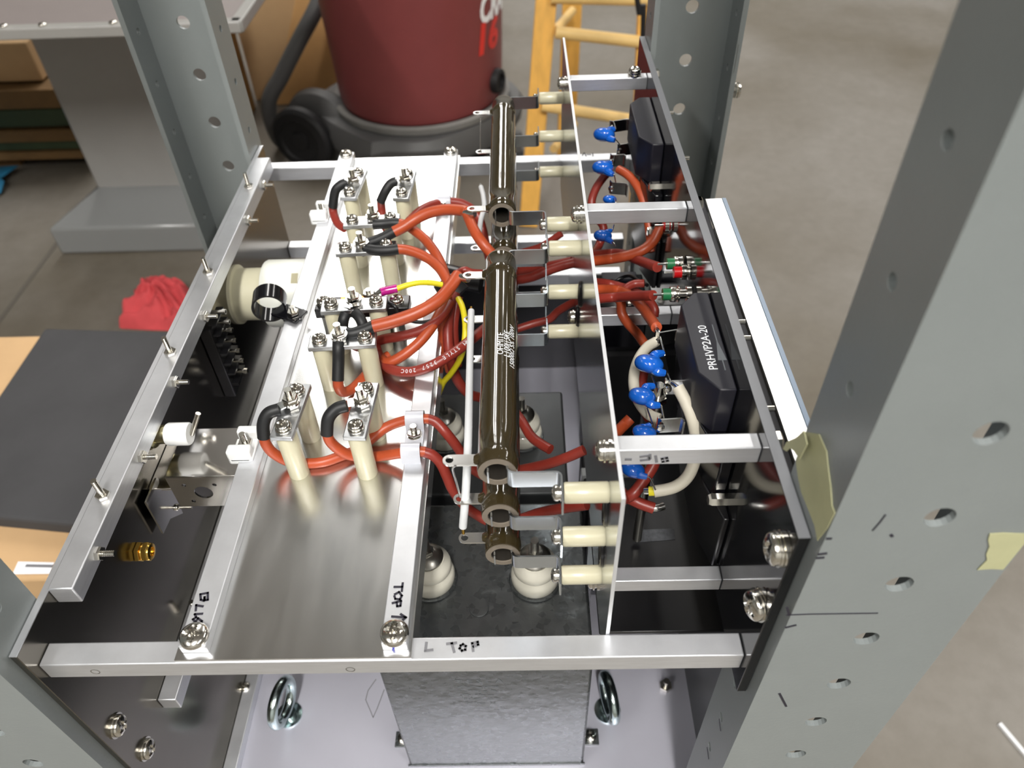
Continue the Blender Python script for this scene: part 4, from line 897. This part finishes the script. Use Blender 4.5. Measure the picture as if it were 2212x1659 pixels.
# ================================================================== workshop beyond the rack
# shop vacuum
t = thing('shop_vacuum', 'big red wet and dry vacuum on dark wheeled base', 'vacuum')
cL, cR = Z(742, 196, -1.03), Z(1086, 206, -1.03); vc = (cL+cR)/2; vr = (cR-cL).length/2*.985; vb, vt = -1.03, -.52
bm = BM(); lathe(bm, (vc.x, vc.y, vb), Z1, [(0,0),(vr*.93,0),(vr*.985,.012),(vr,.03)] + [(vr+(vr*.075)*k/8, .03+(vt-vb-.03)*k/8) for k in range(1, 9)] + [(vr*1.10,vt-vb+.002),(vr*1.10,vt-vb+.03),(0,vt-vb+.03)], 72); link('drum', bm, 'vac_red', t)
bm = BM(); lathe(bm, (vc.x, vc.y, vt+.03), Z1, [(0,0),(vr*1.12,0),(vr*1.12,.05),(vr*.9,.14),(vr*.5,.2),(0,.22)], 60); link('lid', bm, 'vac_grey', t)
bm = BM(); lathe(bm, (vc.x, vc.y, vb-.002), Z1, [(vr*.985,-.01),(vr*1.075,-.006),(vr*1.09,.012),(vr*1.05,.018),(vr*1.0,.012)], 60, closed=True); link('rim', bm, mat('dusty_grey', (122,121,118), .7, noise=.08, nscale=20), t)
wl = Z(655, 300, -1.10); w0 = Vector((wl.x, wl.y, FZ+.102))
bm = BM()
pr = []
for k in range(48):
    a = 2*PI*k/48; rr = vr*(1.08+.13*math.cos(2*a)**2 + (.12 if math.cos(a) < -.3 else 0)); pr.append((rr*math.cos(a), rr*math.sin(a)))
rings = []
for h, s in ((-.012, 1.0), (-.045, 1.05), (-.085, 1.02), (-.10, .9)): rings.append([bm.verts.new((vc.x+x*s, vc.y+y*s, vb+h+(0 if h > -.02 else .012*math.cos(4*math.atan2(y, x))))) for x, y in pr])
for A_, B_ in zip(rings, rings[1:]):
    for k in range(48): bm.faces.new((A_[k], A_[(k+1) % 48], B_[(k+1) % 48], B_[k]))
bm.faces.new(rings[0]); bm.faces.new(list(reversed(rings[-1]))); link('wheel_base', bm, 'vac_grey', t)
ax = Vector((-.34, -.94, 0)).normalized()
for dx, dy, r in ((0,0,.1),(.52,.06,.1)):
    c = w0+Vector((dx, dy, r-.102 if r < .1 else -.002))
    bm = BM(); lathe(bm, c-ax*.022, ax, [(0,0),(r*.6,0),(r*.88,.002),(r,.012),(r,.034),(r*.9,.044),(r*.66,.047),(r*.62,.040),(r*.3,.038),(r*.28,.046),(0,.048)], 44); link('wheel', bm, 'vac_tyre', t)
bm = BM(); fc = w0+Vector((.05,.09,-.01)); lathe(bm, fc-ax*.03, ax, [(0,-.02),(.07,-.015),(.112,0),(.128,.03),(.122,.06),(.10,.075),(0,.08)], 40); link('fender', bm, 'vac_grey', t)
for dx, dy in ((-.02,.22),(.28,-.2)):
    c = Vector((vc.x+dx+.02, vc.y+dy*.9, FZ+.03)); bm = BM(); lathe(bm, c-X1*.015, X1, [(0,0),(.026,0),(.03,.004),(.03,.026),(.026,.03),(0,.03)], 24); link('caster', bm, 'vac_tyre', t)
    bm = BM(); cyl(bm, c+Z1*.02, (c.x, c.y, vb-.05), .012, 14); link('caster_stem', bm, 'vac_grey', t)
h = P(1104, 150, 'y', vc.y-vr*.55)
bm = BM(); o = Vector((vc.x+vr*.93*1.03, vc.y-vr*.40, -.955)); nn = Vector((.92,-.40,.05)); lathe(bm, o-nn*.02, nn, [(0,0),(.034,0),(.036,.02),(.033,.032),(.022,.034),(.021,.024),(0,.024)], 26); link('drain_cap', bm, 'vac_tyre', t)
def drum(xa, za, rad, sx=1.):
    def place(x, y, d):
        a = xa + x*sx/rad; r = rad + vr*.075*((za+y-vb-.03)/(vt-vb-.03)) + .0006 + d - (rad-vr)
        return Vector((vc.x + r*math.sin(a), vc.y - r*math.cos(a), za+y))
    return place
def ang(u, v): 
    d = P(u, v, 'z', -1).normalized(); o = Vector((vc.x, vc.y)); D2 = Vector((d.x, d.y)); b_ = D2.dot(o); a_ = D2.dot(D2); R_ = vr*1.04
    s_ = (b_-math.sqrt(b_*b_-a_*(o.dot(o)-R_*R_)))/a_; p = d*s_; return math.atan2(p.x-vc.x, vc.y-p.y), p.z
a0, z0 = ang(1073, 34); bm = BM(); text_bm(bm, 'CRAF', .10, drum(a0-.02, z0+.036, vr*1.04, .72), shear=.2, depth=.001, bold=.0035); link('raised_lettering', bm, 'vac_logo', t, smooth=False)
a0, z0 = ang(1062, 78); bm = BM(); text_bm(bm, '16', .115, drum(a0-.07, z0, vr*1.02, 1.05), shear=.15, depth=.001, bold=.0035); link('printed_number', bm, 'vac_digit', t, smooth=False)
t = thing('vacuum_hose', 'dark hose leaning from the vacuum towards the floor', 'hose')
hp = [P(u, v, 'y', y) for u, v, y in ((700,-30,2.5),(682,20,2.45),(645,90,2.40),(610,160,2.36),(580,228,2.33))]; hp += [Vector((hp[-1].x+.0, hp[-1].y+.03, FZ+.03)), Vector((hp[-1].x+.02, hp[-1].y+.16, FZ+.026))]
bm = BM(); q = catmull(hp, 10); sweep(bm, q, .024, 16); link('tube', bm, 'machine_foot' if False else 'vac_grey', t)
# cardboard boxes
t = thing('plywood_board', 'tan board leaning between the hose and the red vacuum', 'board')
q = [P(u, v, 'y', 2.70) for u, v in ((640,-10),(745,-10),(745,250),(600,250))]
bm = BM(); prism(bm, [Vector((p.x, 2.71+(p.z-q[2].z)*.0, max(p.z, FZ+.002))) for p in q], (0,-.016,0)); link('board', bm, mat('plywood', (206,160,104), .6, noise=.08, nscale=6), t, bevel=.002)
def carton(label, x0, x1, y0, y1, z1, m='cardboard', z0=FZ):
    t = thing('cardboard_box', label, 'box', 'cardboard boxes on the workshop floor')
    bm = BM(); box(bm, x0, x1, y0, y1, z0, z1); link('carton', bm, m, t, bevel=.004)
    bm = BM(); box(bm, x0+.003, x1-.003, (y0+y1)/2-.03, (y0+y1)/2+.03, z1, z1+.0008); box(bm, (x0+x1)/2-.03, (x0+x1)/2+.03, y0-.0008, y0, z1-.12, z1); link('packing_tape', bm, mat('packing_tape_%d' % len(M), (178,140,92), .3), t)
    return t
a, b = P(548, 190, 'y', 2.75), P(690, 190, 'y', 2.75)
carton('tall tan carton behind the far left post', a.x, b.x+.1, 2.74, 3.3, -.62)
a = P(505, 190, 'y', 2.62); b = P(566, 190, 'y', 2.62)
carton('shaded brown carton side, painted darker, between far left post and tan carton', a.x-.06, b.x-.06, 2.62, 2.68, P(540, 55, 'y', 2.62).z, 'cardboard_shaded')  # thin box as the carton's shaded side, shade put into its brown
a, b = P(-20, 190, 'y', 2.3), P(100, 190, 'y', 2.3)
carton('tan carton on the pallet stack at far left', a.x-.3, b.x, 2.3, 2.8, P(50, 92, 'y', 2.3).z, z0=P(60, 195, 'y', 2.25).z+.006)
t = thing('pallet', 'dark wooden pallet with green sides under far left carton', 'pallet')
zt = P(50, 195, 'y', 2.25).z
for k, (v0, v1, m) in enumerate(((195,236,'pallet_wood'),(240,278,'green_paint'),(282,308,'pallet_wood'),(310,328,'green_paint'),(330,346,'pallet_wood'))):
    z1_, z0_ = P(60, v0, 'y', 2.25).z, P(60, v1, 'y', 2.25).z
    bm = BM(); box(bm, -2.3, P(185, 300, 'y', 2.25).x, 2.25+.01*(k % 2), 2.85, z0_, z1_); link('board', bm, m, t, bevel=.003)
z0_ = P(60, 346, 'y', 2.25).z
for x in (-2.2, -1.7, -1.32):
    bm = BM(); box(bm, x-.06, x+.06, 2.3, 2.8, FZ, z0_); link('block', bm, 'pallet_wood', t)
t = thing('blue_sheet', 'crumpled blue plastic sheet on floor at left edge', 'sheet')
bm = BM(); n = 9; a = Z(70, 345, FZ); rows = []
for i in range(n):
    rows.append([bm.verts.new((a.x-.5+.5*j/(n-1)+.02*math.sin(i*1.7), a.y-.36+.26*i/(n-1), FZ+.004+.03*abs(math.sin(i*1.3+j*.9)))) for j in range(n)])
for i in range(n-1):
    for j in range(n-1): bm.faces.new((rows[i][j], rows[i][j+1], rows[i+1][j+1], rows[i+1][j]))
o = link('sheet', bm, 'blue_sheet', t); s = o.modifiers.new('thickness', 'SOLIDIFY'); s.thickness = .002
# pedestal table
t = thing('pedestal_table', 'grey steel machine table on a flared pedestal at far left', 'table')
zt = -.50; e0 = Z(0, 46, zt); e1 = Z(505, 66, zt); ye = (e0.y+e1.y)/2; xr = e1.x
bm = BM(); box(bm, -1.75, xr, ye, ye+.6, zt-.02, zt); link('table_top', bm, 'table_top', t, bevel=.003)
bm = BM(); box(bm, -1.75, xr, ye-.004, ye+.02, P(100, 84, 'y', ye).z, zt+.002); link('front_apron', bm, 'machine_grey', t, bevel=.003)
bm = BM(); box(bm, xr-.02, xr+.003, ye, ye+.6, P(100, 84, 'y', ye).z, zt+.002); link('side_apron', bm, 'machine_grey', t, bevel=.003)
for u, v in ((18,50),(98,50),(245,50)):
    o = Z(u, v, zt+.002); o.y = ye+.008; bm = BM(); panhead(bm, o, Z1, .008, .005, cross=False); link('screw', bm, 'screw_steel', t)
yb = 1.93; f0, f1 = P(210, 405, 'y', yb), P(450, 405, 'y', yb); zf = f0.z
bm = BM(); box(bm, f0.x, f1.x+.05, yb, yb+.34, zf-.02, zt-.02); link('column', bm, 'machine_grey', t, bevel=.006)
l0, l1 = Z(136, 545, FZ), Z(448, 548, FZ); yl = (l0.y+l1.y)/2; zl_ = P(200, 492, 'y', yl).z
q0 = [Vector((l0.x, yl, zl_)), Vector((l1.x+.01, yl, zl_)), Vector((f1.x+.05, yb, zf)), Vector((f0.x, yb, zf))]
bm = BM(); low = [bm.verts.new((p.x, p.y, FZ)) for p in q0[:2]] + [bm.verts.new((q0[2].x, yb+.36, FZ)), bm.verts.new((q0[3].x, yb+.36, FZ))]
top = [bm.verts.new(p) for p in q0] + [bm.verts.new((q0[2].x, yb+.36, zf)), bm.verts.new((q0[3].x, yb+.36, zf))]
bm.faces.new(top[:4]); bm.faces.new((top[3], top[2], top[4], top[5])); bm.faces.new((low[0], low[1], top[1], top[0])); bm.faces.new((low[1], low[2], top[4], top[2], top[1])); bm.faces.new((low[3], low[0], top[0], top[3], top[5])); bm.faces.new((low[2], low[3], top[5], top[4])); bm.faces.new(low)
link('flared_foot', bm, 'machine_foot', t, bevel=.008)
# wooden ladder
t = thing('step_ladder', 'yellow wooden ladder standing behind the far right post', 'ladder')
def rail(u0, v0, y0, u1, v1, y1, w, d, m='ladder_wood', nm='rail'):
    a, b = P(u0, v0, 'y', y0), P(u1, v1, 'y', y1)
    if b.z < FZ or True:
        s = (FZ-a.z)/(b.z-a.z); b = a+(b-a)*s
    ax = (b-a).normalized(); X = X1; Y = ax.cross(X).normalized(); X = Y.cross(ax)
    bm = BM(); obox(bm, (a+b)/2, X, Y, ax, w, d, (b-a).length); return link(nm, bm, m, t, bevel=.003)
yt, ym = 2.02, 1.86
rail(1183,-40,yt, 1140,500,ym, .052, .026)
rail(1403,-40,yt, 1378,480,ym, .052, .026)
rail(1238,-40,yt+.28, 1214,500,ym+.36, .055, .022, nm='rear_leg')
rail(1420,-40,yt+.28, 1392,480,ym+.36, .055, .022, nm='rear_leg')
for (u0, v0, u1, v1) in ((1190,-6,1400,-1),(1200,70,1396,92),(1170,228,1386,262)):
    y = yt-.05 + (ym-yt)*(v0+40)/540
    a, b = P(u0, v0, 'y', y+.03), P(u1, v1, 'y', y+.03)
    bm = BM(); cyl(bm, a, b, .0145, 20); link('rung', bm, 'ladder_rung', t)
for (u0, v0, u1, v1) in ((1200,66,1236,24),(1196,322,1240,268)):
    a, b = P(u0, v0, 'y', yt-.02), P(u1, v1, 'y', yt+.20)
    bm = BM(); cyl(bm, a, b, .012, 14); link('brace', bm, 'ladder_rung', t)
# hanging dark cord by the ladder
t = thing('cord', 'thin dark cord hanging beside the far right post', 'cord')
q = [P(1374,-20,'y',1.6), P(1381,30,'y',1.6), P(1389,72,'y',1.6)]; q.append(Vector((q[-1].x+.02, 1.6, FZ+.006)))
bm = BM(); sweep(bm, catmull(q, 6), .0055, 10); link('cable', bm, 'vac_tyre', t)
# foam slab on a carton at the left
zt = -.70
a, b = Z(-60, 712, zt), Z(372, 716, zt); c_ = Z(195, 1135, zt)
bx0, bx1 = -1.0, c_.x+.03
t = thing('foam_slab', 'dark grey foam slab lying on carton left of the rack', 'slab')
q = [Z(u, v, zt) for u, v in ((96,708),(372,716),(205,1137),(-60,1112),(-60,940),(0,850))]
bm = BM(); prism(bm, q, (0,0,-.022)); link('slab', bm, 'foam', t, bevel=.004, smooth=False)
y0, y1 = Z(195, 1150, zt-.022).y-.06, Z(95, 708, zt).y-.02
carton('large carton under the dark foam slab', -1.05, Z(372,716,zt).x+.015, y0, y1+.03, zt-.0222)
t = thing('paper_label', 'white paper label on the carton beside near left post', 'label')
q = [Z(u, v, zt-.0222) for u, v in ((40,1214),(118,1216),(108,1240),(28,1241))]; q = [p+Z1*.0003 for p in q]
bm = BM(); prism(bm, q, (0,0,.0006)); link('sheet', bm, 'paper', t, smooth=False)
bm = BM(); ribbon(bm, [Z(58,1222,zt-.0213), Z(112,1223,zt-.0213)], Z1, .0035); link('print_line', bm, 'ink_grey', t)
# red shop rag
t = thing('shop_rag', 'crumpled red shop rag on the floor behind the foam slab', 'rag')
bm = BM(); n = 40; rr = random.Random(3); ctr = Z(345, 655, FZ)
outl = [Z(u, v, FZ) for u, v in ((258,712),(268,690),(298,678),(300,640),(345,622),(385,622),(420,640),(430,700),(400,716),(330,716))]
rings = []
for k, s in enumerate((1., .9, .75, .55, .35, .15)):
    rings.append([bm.verts.new((ctr.x+(p.x-ctr.x)*s, ctr.y+(p.y-ctr.y)*s, FZ+(.004 if k == 0 else .012+.045*(1-s)+.026*math.sin(j*.9+k*2.3)+.03*rr.random()))) for j, p in enumerate(catmull(outl+[outl[0]], 5)[:-1])])
for A_, B_ in zip(rings, rings[1:]):
    for k in range(len(A_)): bm.faces.new((A_[k], A_[(k+1) % len(A_)], B_[(k+1) % len(A_)], B_[k]))
bm.faces.new(rings[-1])
o = link('cloth', bm, 'rag', t); s = o.modifiers.new('smooth', 'SUBSURF'); s.levels = s.render_levels = 2
t = thing('zip_tie', 'thin pale offcut strip on the floor at lower right', 'offcut')
a, b = Z(2157, 1565, FZ), Z(2230, 1652, FZ); d = (b-a).normalized()
bm = BM(); obox(bm, (a+b)/2+Z1*.003, d, Z1.cross(d), Z1, (b-a).length, .006, .005); link('strip', bm, 'wire_white', t)
# ================================================================== light
w = bpy.data.worlds.new('workshop'); SC.world = w; w.use_nodes = True
w.node_tree.nodes['Background'].inputs['Color'].default_value = (*lin((196,200,206)), 1); w.node_tree.nodes['Background'].inputs['Strength'].default_value = .13
def area(name, loc, sx, sy, power, color=(1,.97,.93), rot=(0,0,0)):
    l = bpy.data.lights.new(name, 'AREA'); l.shape = 'RECTANGLE'; l.size = sx; l.size_y = sy; l.energy = power; l.color = color
    o = bpy.data.objects.new(name, l); COL.objects.link(o); o.location = loc; o.rotation_euler = rot; ALL.append(o); return o
LZ = 3.2
for x, y, sx, sy, p in ((-1.45,4.7,.3,2.6,62),(-.75,4.7,.3,2.6,62),(1.6,4.7,.3,3.0,72),(-1.45,7.6,.3,2.4,40),(-.75,7.6,.3,2.4,40),(1.6,8.0,.3,2.4,52),(4.2,2.0,.3,2.4,70),(4.2,6.0,.3,2.4,50),
                         (-2.3,-2.2,.3,2.4,110),(.05,-2.4,.3,2.4,250),(2.4,-2.2,.3,2.4,120)):  # middle one behind the camera is added to brighten the far post webs
    area('overhead_light', (x, y, LZ-.2), sx, sy, p*.8)
    area('ceiling_fill', (x, y, LZ-.17), sx, sy, p*.28, rot=(PI,0,0))  # added fill that brightens the ceiling and what reflects it
# ================================================================== camera
cam = bpy.data.cameras.new('camera'); co = bpy.data.objects.new('camera', cam); COL.objects.link(co); SC.camera = co; ALL.append(co)
cam.sensor_width = 36; cam.lens = FPX*36/2212; cam.sensor_fit = 'HORIZONTAL'; cam.clip_start = .01
cam.shift_x = 0.0; cam.shift_y = 0.0
m3 = Matrix((ROT[0], [-x for x in ROT[1]], [-x for x in ROT[2]])).transposed()
co.matrix_world = m3.to_4x4()
cam.dof.use_dof = True; cam.dof.focus_distance = .43; cam.dof.aperture_fstop = 11
SC.view_settings.view_transform = 'Standard'; SC.view_settings.look = 'None'; SC.view_settings.gamma = 1; SC.view_settings.exposure = 0.0
SC.view_settings.use_curve_mapping = False
SC.cycles.use_denoising = True
# ================================================================== put every thing's origin at its base and lift the place so the floor is z = 0
kids = {}
for o in ALL:
    if o.parent: kids.setdefault(o.parent, []).append(o)
def meshes(o): return ([o] if o.type == 'MESH' else []) + [m for k in kids.get(o, []) for m in meshes(k)]
for o in ALL:
    if o.parent: continue
    if o.type in ('LIGHT', 'CAMERA'):
        o.location.z += HZ; continue
    ms = meshes(o); vs = [v.co for q in ms for v in q.data.vertices]
    lo = Vector([min(v[i] for v in vs) for i in range(3)]); hi = Vector([max(v[i] for v in vs) for i in range(3)])
    base = Vector(((lo.x+hi.x)/2, (lo.y+hi.y)/2, lo.z))
    for q in ms: q.data.transform(Matrix.Translation(-base))
    o.location = base + Z1*HZ
